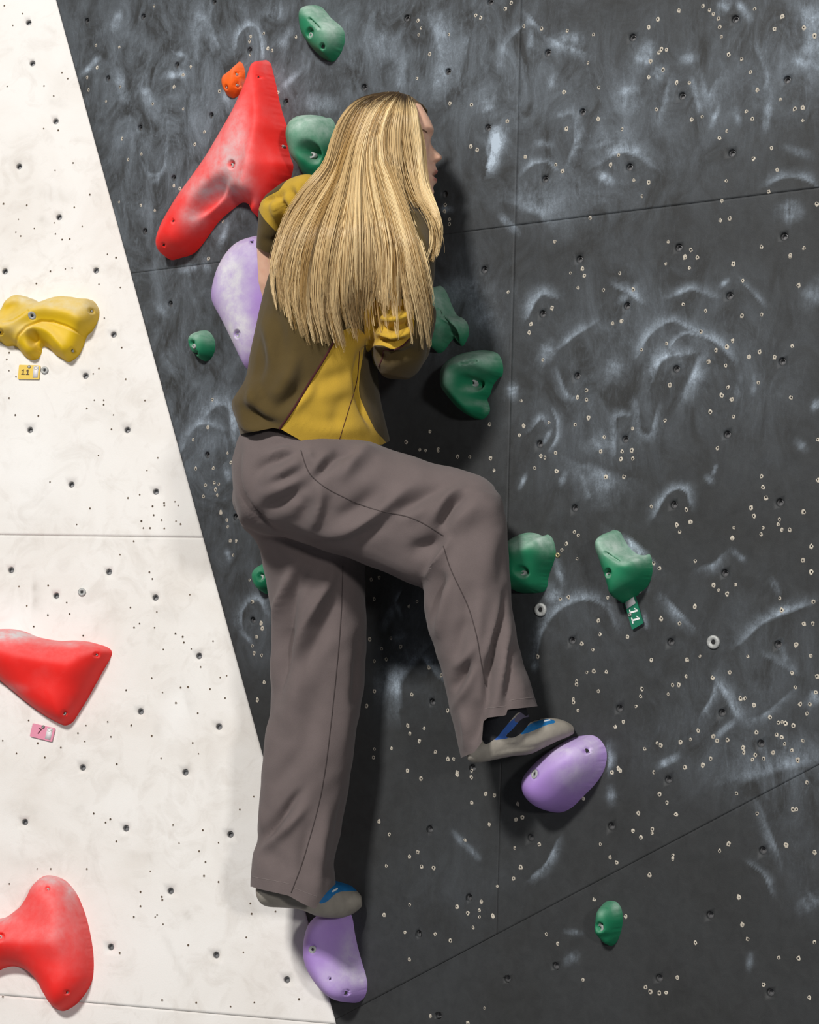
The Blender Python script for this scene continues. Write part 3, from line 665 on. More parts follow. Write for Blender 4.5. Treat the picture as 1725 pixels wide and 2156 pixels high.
# ================================================================== climbing holds
def disc(name, wall, uv, h, prof, mt, parent, K=20, tilt=(0, 0)):
    """turned part (bolt, washer) on a wall: prof = (radius, height) pairs"""
    V, Fc = [], []
    for r, z in prof:
        for q in range(K):
            a = 2 * math.pi * q / K; d = r * np.array([math.cos(a), math.sin(a)])
            V.append(wall.w(uv + d, h + z + d[0] * tilt[0] + d[1] * tilt[1]))
    for a in range(len(prof) - 1):
        for q in range(K): Fc.append((a * K + q, a * K + (q + 1) % K, (a + 1) * K + (q + 1) % K, (a + 1) * K + q))
    return obj(name, np.array(V), Fc, mt, parent, sm=False, outward=False)
def bolt(wall, uv, h, r, parent, tilt=(0, 0), washer=True, name='bolt'):
    o = disc(name, wall, uv, h, [(r, -0.006), (r, 0.0008), (r * 0.82, 0.0018), (r * 0.45, 0.0016), (r * 0.40, -0.002), (0.0, -0.0021)] if washer else
             [(r, -0.006), (r, 0.0008), (r * 0.7, 0.0014), (r * 0.4, -0.001), (0, -0.001)], MAT['metal'] if not washer else MAT['dull_metal'], parent, tilt=tilt)
    s = disc('socket', wall, uv, h, [(r * 0.39, -0.0012), (0.0, -0.00125)], MAT['hole'], o, K=6, tilt=tilt)
    return o
def hold(label, color, wall, outline, H, wd, group=None, p=2.0, humps=(), dents=(), holes=(), slots=(), bolts=(), chalk=(), top=0.0, g=None, smooth_it=8, tiltx=0.0, tilty=0.0):
    """moulded hold: traced outline on its wall, domed height field with humps, scoops, bolt holes and grip slots"""
    q = catmull(outline, 5, True); g = g or (0.0028 if color == 'red' else 0.0022)
    smooth_it = int(smooth_it * (0.0036 / g) ** 2)
    if wall is DARK:                                     # the oblique view shows the near flank of a proud hold: pull the foot in on that side
        k = (math.sqrt((0.55 * H) ** 2 + (0.83 * wd) ** 2) - 0.83 * wd) * 1100
        x0, x1 = q[:, 0].min(), q[:, 0].max()
        q[:, 0] += k * (x1 - q[:, 0]) / (x1 - x0)
    uv = wall.pxuv(q[:, 0], q[:, 1])
    L = np.concatenate([[0], np.cumsum(np.linalg.norm(np.diff(np.vstack([uv, uv[:1]]), axis=0), axis=1))]); n = max(int(L[-1] / g), 24)
    tt = np.linspace(0, L[-1], n, endpoint=False); cl = np.vstack([uv, uv[:1]])
    B = np.stack([np.interp(tt, L, cl[:, 0]), np.interp(tt, L, cl[:, 1])], -1)
    if (B[:, 0] * np.roll(B[:, 1], -1) - np.roll(B[:, 0], -1) * B[:, 1]).sum() < 0: B = B[::-1]
    gx = np.arange(B[:, 0].min(), B[:, 0].max(), g); gy = np.arange(B[:, 1].min(), B[:, 1].max(), g * 0.87)
    XX, YY = np.meshgrid(gx, gy); XX = XX + (np.arange(len(gy)) % 2)[:, None] * g / 2
    X, Y = XX.ravel(), YY.ravel(); m = inside(X, Y, B); X, Y = X[m], Y[m]
    d, _ = seg_dist(X, Y, B, True); m = d > 0.55 * g
    X, Y = X[m], Y[m]
    # two extra rings close to the rim keep the edge crisp
    pts = [Vector(b) for b in B] + [Vector((a, b)) for a, b in zip(X, Y)]
    res = delaunay_2d_cdt(pts, [], [list(range(n))], 1, 1e-7)
    Q = np.array([tuple(v) for v in res[0]]); tris = [tuple(f) for f in res[2]]
    rim = np.zeros(len(Q), bool)
    for i, src in enumerate(res[3]):
        if any(s < n for s in src): rim[i] = True
    d, _ = seg_dist(Q[:, 0], Q[:, 1], B, True); d[rim] = 0
    t = np.clip(d / wd, 0, 1); h = H * (1 - (1 - t) ** p) ** (1 / p)
    ctr = B.mean(0); ext = np.ptp(B, axis=0) / 2
    h *= 1 + tiltx * np.clip((Q[:, 0] - ctr[0]) / ext[0], -1, 1) + tilty * np.clip((Q[:, 1] - ctr[1]) / ext[1], -1, 1)
    x, y = proj(wall.w(Q, h))
    edge = np.clip(d / 0.012, 0, 1)
    for pl, w_, am in humps:
        ds, tq = seg_dist(x, y, catmull(pl, 5) if len(pl) > 2 else pl)
        h += am * np.exp(-(ds / w_) ** 2) * edge
    # smooth the crease along the middle
    E = np.array([(f[i], f[(i + 1) % len(f)]) for f in tris for i in range(len(f))])
    deg = np.bincount(E[:, 0], minlength=len(Q)) + np.bincount(E[:, 1], minlength=len(Q))
    for _ in range(smooth_it):
        s = np.bincount(E[:, 0], h[E[:, 1]], len(Q)) + np.bincount(E[:, 1], h[E[:, 0]], len(Q))
        h = np.where(rim, 0, 0.4 * h + 0.6 * s / np.maximum(deg, 1))
    x, y = proj(wall.w(Q, h))
    for cx, cy, rx, ry, dp, rot in dents:
        c_, s_ = math.cos(math.radians(rot)), math.sin(math.radians(rot))
        a = ((x - cx) * c_ + (y - cy) * s_) / rx; b = (-(x - cx) * s_ + (y - cy) * c_) / ry
        h -= dp * np.exp(-(a * a + b * b) ** 1.5) * edge
    hb = []
    for hx, hy, r_, dp in holes:
        dd = np.hypot((x - hx) / (0.72 if wall is DARK else 1.0), y - hy)
        k = int(dd.argmin()); hb.append((Q[k].copy(), h[k]))
        k = np.clip((r_ * 1.25 - dd) / (r_ * 0.55), 0, 1); h = np.maximum(h - min(dp, 0.011) * k * k * (3 - 2 * k), np.where(rim, 0, 0.001))
    for pl, w_, dp in slots:
        ds, tq = seg_dist(x, y, pl); h -= dp * np.clip(1.5 - ds / w_, 0, 1)
    h = np.where(rim, -0.0015, np.maximum(h, 0.0008))
    V = wall.w(Q, h)
    x, y = proj(V)
    nrm = np.zeros_like(V)
    T = np.array([f[:3] for f in tris] + [(f[0], f[2], f[3]) for f in tris if len(f) > 3])
    nrm = vnormals(V, T); nrm *= np.sign((nrm @ wall.n))[:, None]
    ch = (0.62 if color == 'green' else 1.0) * top * np.clip(nrm[:, 2] * 1.3 + 0.05, 0, 1)
    for bx, by, rx, ry, am in chalk: ch = np.maximum(ch, 0) + (0.8 if color == 'green' else 1.0) * am * np.exp(-(((x - bx) / rx) ** 2 + ((y - by) / ry) ** 2))
    # grooves and sockets keep less chalk
    for hx, hy, r_, dp in holes: ch *= np.clip(np.hypot(x - hx, y - hy) / r_ - 0.2, 0.1, 1)
    o = obj('climbing_hold', V, tris, MAT[color], attrs={'chalk': np.clip(ch, 0, 1)}, base=wall.w(ctr))
    tag(o, label, 'climbing hold', group)
    bv = BVHTree.FromPolygons([tuple(v) for v in V], [tuple(f) for f in tris])
    for hx, hy, r_, dp in holes:                             # near-black disc stands in for the shade inside each screw hole
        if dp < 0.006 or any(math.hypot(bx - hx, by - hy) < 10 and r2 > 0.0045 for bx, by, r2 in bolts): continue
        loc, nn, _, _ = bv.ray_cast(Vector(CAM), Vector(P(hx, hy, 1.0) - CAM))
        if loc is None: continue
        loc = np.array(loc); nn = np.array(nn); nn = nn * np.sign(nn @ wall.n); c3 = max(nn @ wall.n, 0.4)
        disc('bolt_hole_shade', wall, wall.uv(loc), (loc - wall.o) @ wall.n + 0.0007, [(r_ / 1100 * 0.62, 0.0), (0.0, -0.0001)], MAT['hole'], o, K=12, tilt=(np.clip(-(nn @ wall.eu) / c3, -1, 1), np.clip(-(nn @ wall.ev) / c3, -1, 1)))
    for bx, by, r_ in bolts:
        loc, nn, _, _ = bv.ray_cast(Vector(CAM), Vector(P(bx, by, 1.0) - CAM))
        if loc is None: continue
        loc = np.array(loc); u2 = wall.uv(loc); hh = (loc - wall.o) @ wall.n
        nn = np.array(nn); nn = nn * np.sign(nn @ wall.n); a, b, c = nn @ wall.eu, nn @ wall.ev, max(nn @ wall.n, 0.35)
        if any(math.hypot(bx - hx, by - hy) < 11 and dp >= 0.006 for hx, hy, _r, dp in holes):
            bolt(wall, u2, hh + 0.0004, r_, o); continue
        bolt(wall, u2, hh + 0.0014, r_, o, tilt=(np.clip(-a / c, -.7, .7), np.clip(-b / c, -.7, .7)))
    return o

GR, PU, RE = 'green holds on the charcoal wall', 'purple holds on the charcoal wall', 'large red holds'
hold('green hold with a grip slot near the top edge of the photo', 'green', DARK,
     [(657,11),(646,13),(637,19),(631,30),(629,42),(630,56),(632,72),(636,83),(644,95),(656,108),(670,120),(684,127),(695,131),(704,127),(716,114),(724,97),(727,83),(725,66),(716,54),(697,40),(684,27),(672,15)],
     0.050, 0.040, GR, humps=[([(650,25),(680,55),(705,85)],14,.008)], holes=[(652,68,10,.020),(678,97,6.5,.016)], slots=[([(651,39),(671,59)],2.2,.009)], bolts=[(655,74,.006)],
     chalk=[(690,60,26,34,.6),(650,22,22,12,.6),(700,75,14,20,.3)], top=.75)
hold('green pocket hold beside the large upper red hold', 'green', DARK,
     [(653,242),(637,244),(624,251),(613,262),(606,277),(604,295),(606,311),(610,328),(617,346),(627,358),(635,374),(655,386),(690,378),(706,335),(712,290),(703,258),(692,248),(683,248),(673,245)],
     0.070, 0.045, GR, humps=[([(625,285),(650,262),(690,262)],20,.010)], dents=[(650,318,21,17,.036,35),(648,350,30,22,.012,0)], bolts=[(657,327,.007)],
     chalk=[(640,268,36,30,.75),(685,280,26,26,.5),(612,320,12,30,.4)], top=.8)
hold('chalky green two-lobed hold half hidden by the hair tips', 'green', DARK,
     [(912,601),(924,607),(934,621),(945,644),(957,663),(971,669),(982,678),(988,693),(987,706),(979,722),(970,730),(961,722),(952,713),(939,722),(930,733),(919,742),(903,740),(893,700),(893,645),(900,610)],
     0.062, 0.036, GR, humps=[([(912,625),(935,660),(965,695)],12,.014),([(918,720),(922,690)],10,.006)], dents=[(947,705,14,26,.030,-25),(935,690,9,20,.018,-35)], slots=[([(921,652),(939,677)],2.2,.009)],
     chalk=[(925,630,22,26,.6),(965,685,26,22,.45),(925,705,16,24,.4)], top=.7)
hold('rounded green jug with a chipped right edge, between elbow and knee', 'green', DARK,
     [(1019,737),(994,739),(971,745),(949,757),(934,771),(927,790),(928,808),(934,829),(949,850),(967,868),(986,880),(1004,884),(1018,878),(1027,866),(1026,854),(1021,841),(1028,831),(1035,813),(1047,798),(1058,791),(1060,773),(1055,755),(1044,743)],
     0.075, 0.046, GR, smooth_it=4, humps=[([(945,810),(955,775),(1000,762),(1048,770)],15,.018),([(955,830),(985,848),(1012,852)],10,.006)], dents=[(1010,808,36,15,.030,-4),(984,803,18,11,.030,15),(1030,825,14,30,.012,20)], slots=[([(969,766),(1001,760)],2.2,.009)],
     bolts=[(996,806,.007)], chalk=[(985,758,40,18,.7),(940,795,14,30,.55),(1030,755,22,16,.4),(985,820,14,5,.5),(1003,850,18,5,.3),(1025,860,5,10,.5)], top=.45)
hold('plump green hold touching the trouser leg below the bent knee', 'green', DARK,
     [(1067,1136),(1082,1125),(1102,1121),(1123,1123),(1138,1128),(1151,1125),(1163,1134),(1169,1150),(1171,1167),(1165,1186),(1157,1203),(1152,1219),(1150,1234),(1138,1247),(1102,1249),(1078,1247),(1060,1235),(1053,1192),(1057,1157)],
     0.075, 0.050, GR, humps=[([(1085,1150),(1120,1150),(1150,1160)],18,.008)], dents=[(1098,1203,12,9,.022,25)], bolts=[(1101,1206,.005)],
     chalk=[(1130,1136,36,14,.6),(1150,1150,18,20,.5),(1085,1150,14,18,.3)], top=.55)
hold('green slotted hold with chalk heaped on its scooped top, above the green tag', 'green', DARK,
     [(1271,1117),(1257,1127),(1248,1144),(1249,1163),(1257,1180),(1263,1198),(1272,1219),(1280,1244),(1285,1259),(1297,1270),(1313,1267),(1332,1257),(1349,1245),(1364,1232),(1374,1208),(1374,1184),(1368,1167),(1353,1169),(1336,1166),(1318,1154),(1305,1138),(1294,1121),(1283,1116)],
     0.070, 0.036, GR, humps=[([(1268,1140),(1300,1170),(1340,1195),(1362,1192)],15,.014)], dents=[(1325,1250,34,12,.014,-20)], holes=[(1280,1206,9,.018)], slots=[([(1275,1164),(1302,1182)],2.2,.009)],
     bolts=[(1283,1211,.006)], chalk=[(1295,1150,36,20,.75),(1340,1175,24,14,.55),(1260,1150,12,20,.4)], top=.7)
hold('small round green hold at the left beside the wall edge', 'green', DARK,
     [(424,695),(411,697),(403,702),(397,712),(396,722),(400,735),(406,747),(417,757),(430,761),(442,756),(451,743),(454,727),(451,713),(443,702),(434,696)],
     0.038, 0.026, GR, dents=[(440,735,16,20,.006,0)], holes=[(404,722,6,.014),(412,743,5,.010)], bolts=[(409,729,.005)], chalk=[(412,705,14,9,.55),(440,712,12,14,.3)], top=.55, g=.003)
hold('small green hold peeking out behind the straight left trouser leg', 'green', DARK,
     [(560,1184),(546,1187),(535,1195),(530,1206),(531,1222),(537,1236),(547,1247),(558,1251),(572,1246),(582,1230),(584,1212),(580,1194),(570,1186)],
     0.040, 0.026, GR, holes=[(548,1214,8,.014)], bolts=[(551,1216,.006)], top=.2, g=.003)
hold('small green hold with a silver washer, alone at the lower right', 'green', DARK,
     [(1279,1896),(1265,1899),(1255,1907),(1250,1920),(1250,1931),(1247,1944),(1247,1957),(1251,1968),(1257,1978),(1266,1987),(1279,1992),(1290,1989),(1300,1978),(1308,1960),(1312,1940),(1311,1922),(1306,1909),(1296,1899)],
     0.050, 0.030, GR, humps=[([(1275,1918),(1295,1935)],14,.008)], dents=[(1275,1978,28,12,.010,0)], holes=[(1262,1952,9.5,.014)], bolts=[(1263,1954,.0095)], chalk=[(1298,1912,8,12,.5),(1265,1925,10,12,.2)], top=.3, g=.003)
hold('small orange teardrop hold with three dark screw holes', 'orange', DARK,
     [(504,129),(512,136),(517,156),(515,176),(509,192),(499,203),(487,207),(475,202),(468,190),(465,173),(470,158),(483,150),(495,141),(499,132)],
     0.026, 0.020, None, humps=[([(488,175),(500,150)],12,.004)], holes=[(497,156,5,.010),(497,178,5.5,.010),(476,183,4.5,.008)], bolts=[(498,157,.003),(498,179,.003),(477,184,.0028)], chalk=[(512,178,6,10,.4)], top=.1, g=.0026)
hold('large red boomerang-shaped hold, chalk-whitened, above the raised elbow', 'red', DARK,
     [(556,126),(567,133),(571,145),(580,180),(588,217),(598,250),(605,272),(606,305),(611,329),(618,348),(615,368),(606,392),(588,425),(568,450),(546,462),(534,446),(519,431),(505,427),(490,436),(470,451),(451,468),(434,490),(410,521),(392,536),(368,543),(346,548),(336,541),(332,524),(334,504),(346,472),(363,443),(385,409),(417,368),(446,329),(475,283),(502,239),(519,205),(534,171),(541,145),(547,132)],
     0.075, 0.060, RE, humps=[([(556,150),(552,250),(535,330),(520,400)],18,.020),([(500,310),(440,390),(370,500)],20,.006)], dents=[(437,415,48,20,.030,-48),(500,420,30,26,.022,0)],
     holes=[(543,162,4,.010),(595,307,4.5,.010),(487,346,9,.020),(364,465,4,.008),(344,515,4,.008),(547,431,4,.008)], bolts=[(489,348,.0045),(596,308,.003)],
     chalk=[(478,345,42,60,.72),(500,270,22,60,.45),(430,400,40,26,.7),(405,455,26,26,.55),(500,390,30,26,.35),(560,140,10,16,.15),(540,420,8,14,.2)], top=.12)
hold('red triangular hold cut off by the left edge, above the pink tag', 'red', WHITE,
     [(0,1324),(26,1324),(52,1329),(78,1340),(104,1346),(130,1349),(156,1348),(183,1350),(208,1356),(228,1363),(236,1372),(234,1384),(217,1414),(200,1445),(183,1475),(165,1504),(153,1521),(139,1528),(125,1524),(96,1508),(70,1490),(43,1469),(17,1447),(-20,1420),(-80,1395),(-120,1365),(-80,1330),(-35,1324)],
     0.065, 0.055, RE, humps=[([(-40,1365),(60,1385),(150,1400)],34,.018)], holes=[(202,1378,5,.010),(135,1501,5,.010)], bolts=[(203,1379,.003),(135,1502,.004)],
     chalk=[(40,1336,70,12,.75),(10,1340,40,16,.4),(150,1354,60,8,.35),(20,1450,30,10,.3)], top=.15)
hold('red three-lobed hold cut off by the left edge at the bottom', 'red', WHITE,
     [(0,1934),(16,1929),(31,1918),(47,1904),(58,1887),(67,1868),(81,1851),(97,1843),(115,1844),(134,1851),(148,1863),(164,1885),(176,1913),(185,1941),(192,1973),(197,2007),(198,2038),(195,2063),(185,2085),(168,2108),(151,2122),(134,2129),(120,2125),(106,2113),(93,2091),(81,2069),(65,2050),(47,2039),(28,2035),(12,2038),(-4,2046),(-60,2080),(-120,2040),(-130,1960),(-70,1930),(-30,1938)],
     0.065, 0.055, RE, humps=[([(130,1880),(120,1980),(135,2080)],36,.010),([(110,1985),(0,1985)],30,.012)], holes=[(100,1871,4.5,.010),(140,2089,4.5,.010),(0,1973,8,.016)], bolts=[(141,2090,.003),(101,1873,.003),(0,1974,.005)],
     chalk=[(115,1852,40,14,.55),(150,1880,12,24,.45),(10,1935,20,8,.5),(130,1950,60,80,.14)], top=.25)
hold('large pale purple hold, chalk-whitened, half hidden behind the brown hoodie', 'purple', DARK,
     [(540,496),(523,499),(507,507),(492,520),(477,539),(462,566),(452,596),(447,625),(448,643),(453,656),(470,684),(492,725),(514,767),(530,792),(556,790),(590,750),(612,690),(622,620),(612,550),(585,506),(562,496)],
     0.075, 0.075, PU, holes=[(529,510,5,.010),(499,703,8.5,.008)], bolts=[(501,706,.0075)],
     chalk=[(490,640,34,80,.85),(505,700,30,40,.75),(485,580,30,50,.5),(540,740,30,40,.4),(475,560,20,40,.3),(520,540,30,40,.3)], top=.35, smooth_it=14)
hold('purple oblong foothold under the toe of the bent right leg', 'purple', DARK,
     [(1092,1647),(1096,1626),(1110,1608),(1132,1588),(1160,1569),(1188,1555),(1216,1549),(1244,1548),(1263,1558),(1276,1577),(1278,1600),(1269,1627),(1249,1652),(1221,1677),(1194,1700),(1166,1711),(1138,1708),(1116,1694),(1099,1675)],
     0.100, 0.066, PU, holes=[(1234,1581,7.5,.016),(1126,1630,10,.004)], bolts=[(1126,1630,.0085)], chalk=[(1225,1615,50,36,.35),(1200,1640,30,24,.3),(1180,1575,50,12,.3),(1245,1570,14,22,.35)], top=.25, smooth_it=14)
hold('purple bean-shaped foothold under the straight left leg at the wall edge', 'purple', DARK,
     [(668,1914),(654,1927),(644,1955),(640,1982),(642,2010),(650,2033),(663,2055),(689,2084),(711,2101),(733,2111),(752,2110),(768,2098),(774,2075),(770,2053),(760,2026),(749,1993),(741,1962),(735,1932),(722,1912),(695,1905)],
     0.095, 0.058, PU, holes=[(727,2090,6.5,.016),(658,1998,9,.004),(694,2061,4,.006)], bolts=[(659,1999,.0075)], chalk=[(740,2040,26,46,.4),(700,2060,40,30,.35),(762,2060,14,16,.6),(735,1990,14,40,.3)], top=.15, smooth_it=14)
hold('wavy yellow hold with a washer on the white wall', 'yellow', WHITE,
     [(45,623),(29,628),(14,641),(3,660),(-30,672),(-46,690),(-30,710),(0,719),(13,729),(31,729),(40,735),(49,747),(60,756),(70,759),(81,755),(88,744),(91,730),(104,734),(117,747),(130,755),(141,762),(151,761),(165,750),(174,734),(184,708),(195,697),(206,677),(210,657),(205,643),(195,632),(179,631),(154,627),(133,626),(114,630),(98,636),(87,639),(72,630)],
     0.048, 0.028, None, smooth_it=3, humps=[([(-20,695),(20,690),(48,672),(80,655),(115,655),(160,668),(186,695)],15,.016),([(36,725),(42,705),(58,694),(85,692),(110,706),(138,742)],8,.009)],
     dents=[(70,712,11,17,.024,-20),(82,728,9,14,.02,0),(20,650,22,10,.006,-40)], slots=[([(33,722),(38,705),(55,688),(85,676),(110,677),(140,687),(165,700),(182,708)],2.4,.006),([(5,679),(25,676),(45,664),(58,654)],2.0,.003)],
     holes=[(191,654,5.5,.012),(151,737,5.5,.012),(0,698,6,.012),(68,665,8,.003)], bolts=[(68,665,.008),(192,655,.003),(152,738,.003)], chalk=[(50,630,40,8,.45),(120,640,60,14,.35),(30,690,30,14,.4),(180,650,30,20,.3)], top=.3)

# small washers bolted straight into the wall
def lone_washer(label, wall, px, py, r):
    uv = wall.pxuv(px, py)
    o = disc('washer', wall, uv, 0.0, [(r, 0.0), (r, 0.0028), (r * 0.86, 0.0042), (r * 0.42, 0.0040), (r * 0.40, 0.0016), (0, 0.0015)], MAT['dull_metal'], None, K=28)
    disc('socket', wall, uv, 0.0019, [(r * 0.36, 0.0), (0, 0.0001)], MAT['hole'], o, K=6)
    tag(o, label, 'washer')
lone_washer('round grey washer on the white wall, alone among the bolt holes', WHITE, 173, 1247, 0.0085)
lone_washer('pale washer touching the right end of the yellow number tag', WHITE, 94.5, 780, 0.0085)
lone_washer('chalky grey washer under the plump green hold by the trouser leg', DARK, 1139, 1284, 0.0125)
lone_washer('pale grey washer alone on the charcoal wall right of the green tag', DARK, 1503, 1352, 0.0120)
def screw(label, wall, px, py, r, color):
    uv = wall.pxuv(px, py)
    o = disc('screw_head', wall, uv, 0.0, [(r, 0.0), (r, 0.0016), (r * 0.8, 0.0026), (r * 0.35, 0.0022), (r * 0.3, 0.001), (0, 0.001)], color, None)
    disc('recess', wall, uv, 0.0011, [(r * 0.3, 0), (0, 0.0001)], MAT['hole'], o, K=6); tag(o, label, 'screw')
MAT['brass'] = mat('brass_screw', (0.42, 0.36, 0.20), 0.4, metal=0.6)
screw('small brass screw head at the right edge of the plump green hold', DARK, 1175, 1169, 0.0048, MAT['brass'])
screw('small grey screw head on the lower right edge of the slotted green hold', DARK, 1347, 1244, 0.0055, MAT['metal'])

# ------------------------------------------------------------------ grade tags
MAT['tag_yellow'] = mat('yellow_plastic', (0.72, 0.49, 0.05), 0.45); MAT['tag_pink'] = mat('pink_plastic', (0.72, 0.27, 0.38), 0.45)
MAT['tag_green'] = mat('green_plastic', (0.015, 0.165, 0.095), 0.4); MAT['label'] = mat('white_sticker', (0.78, 0.77, 0.79), 0.55)
MAT['ink'] = mat('dark_ink', (0.07, 0.04, 0.02), 0.6); MAT['ink_red'] = mat('maroon_ink', (0.10, 0.015, 0.03), 0.6); MAT['ink_white'] = mat('white_print', (0.85, 0.86, 0.85), 0.5)
MAT['ink_grey'] = mat('grey_print', (0.42, 0.42, 0.40), 0.6); MAT['tag_edge'] = mat('pale_plastic_edge', (0.45, 0.62, 0.55), 0.4)
def text_mesh(s, size, bold=0.0):
    c = bpy.data.curves.new('t', 'FONT'); c.body = s; c.size = size; c.align_x = 'CENTER'; c.align_y = 'CENTER'; c.offset = bold; c.extrude = 0.0002
    o = bpy.data.objects.new('t', c); COL.objects.link(o)
    me = bpy.data.meshes.new_from_object(o.evaluated_get(bpy.context.evaluated_depsgraph_get()))
    bpy.data.objects.remove(o); return me
def serif_ones(size):
    """two slab-serif figure ones side by side"""
    V, Fc = [], []
    for x0 in (-0.34, 0.30):
        for poly in ([(-.07, -.36), (.07, -.36), (.07, .36), (-.07, .36)], [(-.24, -.36), (.24, -.36), (.24, -.26), (-.24, -.26)], [(-.26, .16), (-.20, .10), (-.07, .22), (-.07, .36), (.0, .36)]):
            n = len(V); V += [((x + x0) * size, y * size, 0.0003) for x, y in poly]; Fc.append(tuple(range(n, n + len(poly))))
    return poly_mesh('number_print', V, Fc)
def grade_tag(label, wall, quad, mt, number, ink, at, size, sticker, smalltext, screw_at, rot, lab_at, thick=0.003, lift=0.001):
    q = [wall.pxuv(*p) for p in quad]; cen = np.mean(q, axis=0)
    loop = []
    for i in range(4):                                    # rounded corners
        a, b, c = q[i - 1], q[i], q[(i + 1) % 4]; r = 0.0025
        u1 = (a - b) / np.linalg.norm(a - b); u2 = (c - b) / np.linalg.norm(c - b)
        for t in np.linspace(0, 1, 4): loop.append(b + u1 * r * (1 - t) ** 2 + u2 * r * t ** 2)
    o = slab('number_tag', wall, None, mt, None, lift, lift + thick, uv=loop); 
    V = np.empty(len(o.data.vertices) * 3, np.float32); o.data.vertices.foreach_get('co', V); base = wall.w(cen)
    o.data.vertices.foreach_set('co', (V.reshape(-1, 3) - base).astype(np.float32).ravel()); o.location = base
    tag(o, label, 'tag')
    sq = [wall.pxuv(*p) for p in sticker]
    st = slab('sticker', wall, None, MAT['label'], None, lift + thick, lift + thick + 0.0004, uv=sq)
    st.parent = o; st.location = -base
    top = lift + thick + 0.0004
    def put(name, s, size, m, p, ang, parent, h):
        me = serif_ones(size) if s == '11' else text_mesh(s, size, size * 0.02); me.materials.append(m)
        t = bpy.data.objects.new(name, me); COL.objects.link(t); t.parent = parent
        off = np.array(parent.location) + (np.array(parent.parent.location) if parent.parent else 0)
        t.matrix_local = Matrix.Translation(Vector(wall.w(wall.pxuv(*p), h) - off)) @ wall.rot() @ Matrix.Rotation(ang, 4, 'Z')
    put('number_print', number, size, ink, at, rot, o, lift + thick + 0.0003)
    if smalltext: put('small_print', smalltext, 0.010, MAT['ink_grey'], lab_at, rot, st, top + 0.0002)
    uvs = wall.pxuv(*screw_at)
    s = disc('screw', wall, uvs, lift + thick, [(0.0038, 0), (0.0036, 0.0012), (0.0022, 0.0022), (0.0009, 0.002), (0.0008, 0.001), (0, 0.001)], MAT['metal'], o)
    return o
def lerp4(q, s, t):
    q = [np.array(p, float) for p in q]; return tuple((1 - s) * (1 - t) * q[0] + s * (1 - t) * q[1] + s * t * q[2] + (1 - s) * t * q[3])
def patch(q, s0, s1, t0, t1): return [lerp4(q, s0, t0), lerp4(q, s1, t0), lerp4(q, s1, t1), lerp4(q, s0, t1)]
yq = [(38.5,799), (83.5,799.6), (86,770.5), (41.5,769)]
grade_tag('yellow plastic tag numbered 11 under the yellow hold', WHITE, yq, MAT['tag_yellow'], '11', MAT['ink'], (55.5,784.5), 0.0165, patch(yq, .70, .93, .1, .93), 'C4', (63,773.5), -0.03, (78,776.5))
pq = [(64,1550.5), (110.5,1562.5), (117.5,1533.5), (70.5,1523)]
grade_tag('pink plastic tag numbered 7 under the red triangular hold', WHITE, pq, MAT['tag_pink'], '7', MAT['ink_red'], (84.5,1540.5), 0.0165, patch(pq, .67, .92, .1, .92), 'C4', (92.5,1531), -0.25, (106.5,1538))
gq = [(1335,1326), (1358.5,1312), (1340.5,1253), (1318.5,1268)]
go = grade_tag('green plastic tag numbered 11 hanging tilted under the slotted green hold', DARK, gq, MAT['tag_green'], '11', MAT['ink_white'], (1341,1296.5), 0.023, patch(gq, .06, .88, .74, .97), '', (1330.5,1294.5), -1.28, (1330,1270), lift=0.004)

# ================================================================== the climber
MAT['skin'] = mat('skin', (0.62, 0.37, 0.27), 0.5, spec=0.35, sss=0.15)
_g = G(MAT['skin']); _p = _g.pos()
_c = _g.mix(_g.rng(_g.noise(_p, 60, 3), 0.3, 0.7), (0.90, 0.565, 0.41), (0.85, 0.49, 0.345))
_c = _g.mix(_g.attr('lip'), _c, (0.50, 0.17, 0.14)); _c = _g.mix(_g.attr('scalp'), _c, (0.16, 0.105, 0.055))
_g.put(_g.b.inputs['Base Color'], _c)
def cloth(name, c, weave=900, amt=0.10):
    m = mat(name, c, 0.95, spec=0.12, sheen=0.10); g = G(m); p = g.pos()
    v = g.math('ADD', g.math('MULTIPLY', g.noise(p, 14, 4), 0.6), g.math('MULTIPLY', g.noise(p, weave, 2), 0.4))
    g.put(g.b.inputs['Base Color'], g.mix(g.rng(v, 0.35, 0.65), tuple(x * (1 - amt) for x in c), tuple(min(1, x * (1 + amt)) for x in c)))
    g.bump(g.noise(p, weave, 2), 0.4, 0.001); return m
MAT['trousers'] = cloth('taupe_fleece', (0.142, 0.114, 0.111))
MAT['brown'] = cloth('olive_brown_fleece', (0.082, 0.056, 0.019))
MAT['mustard'] = cloth('mustard_fleece', (0.53, 0.335, 0.036))
MAT['maroon'] = cloth('maroon_piping', (0.060, 0.014, 0.014))
MAT['seam'] = cloth('dark_thread', (0.062, 0.048, 0.047))
MAT['stitch'] = cloth('hem_stitch', (0.20, 0.165, 0.16))
def rib_mat():
    m = cloth('ribbed_knit', (0.065, 0.052, 0.024)); g = G(m)
    wv = g.n('ShaderNodeTexWave', wave_type='BANDS', bands_direction='Y'); wv.inputs['Scale'].default_value = 62; wv.inputs['Distortion'].default_value = 0.6
    g.nt.links.new(g.n('ShaderNodeNewGeometry').outputs['Position'], wv.inputs['Vector']); g.bump(wv.outputs['Fac'], 0.8, 0.003); return m
MAT['rib'] = rib_mat()
MAT['rubber'] = mat('grey_rubber_rand', (0.30, 0.275, 0.235), 0.62, noise=0.14, nscale=40, bump=0.15)
MAT['blue'] = mat('blue_synthetic_upper', (0.010, 0.155, 0.40), 0.5, noise=0.15, nscale=80)
MAT['navy'] = mat('royal_blue_synthetic', (0.012, 0.085, 0.36), 0.5, noise=0.15, nscale=80)
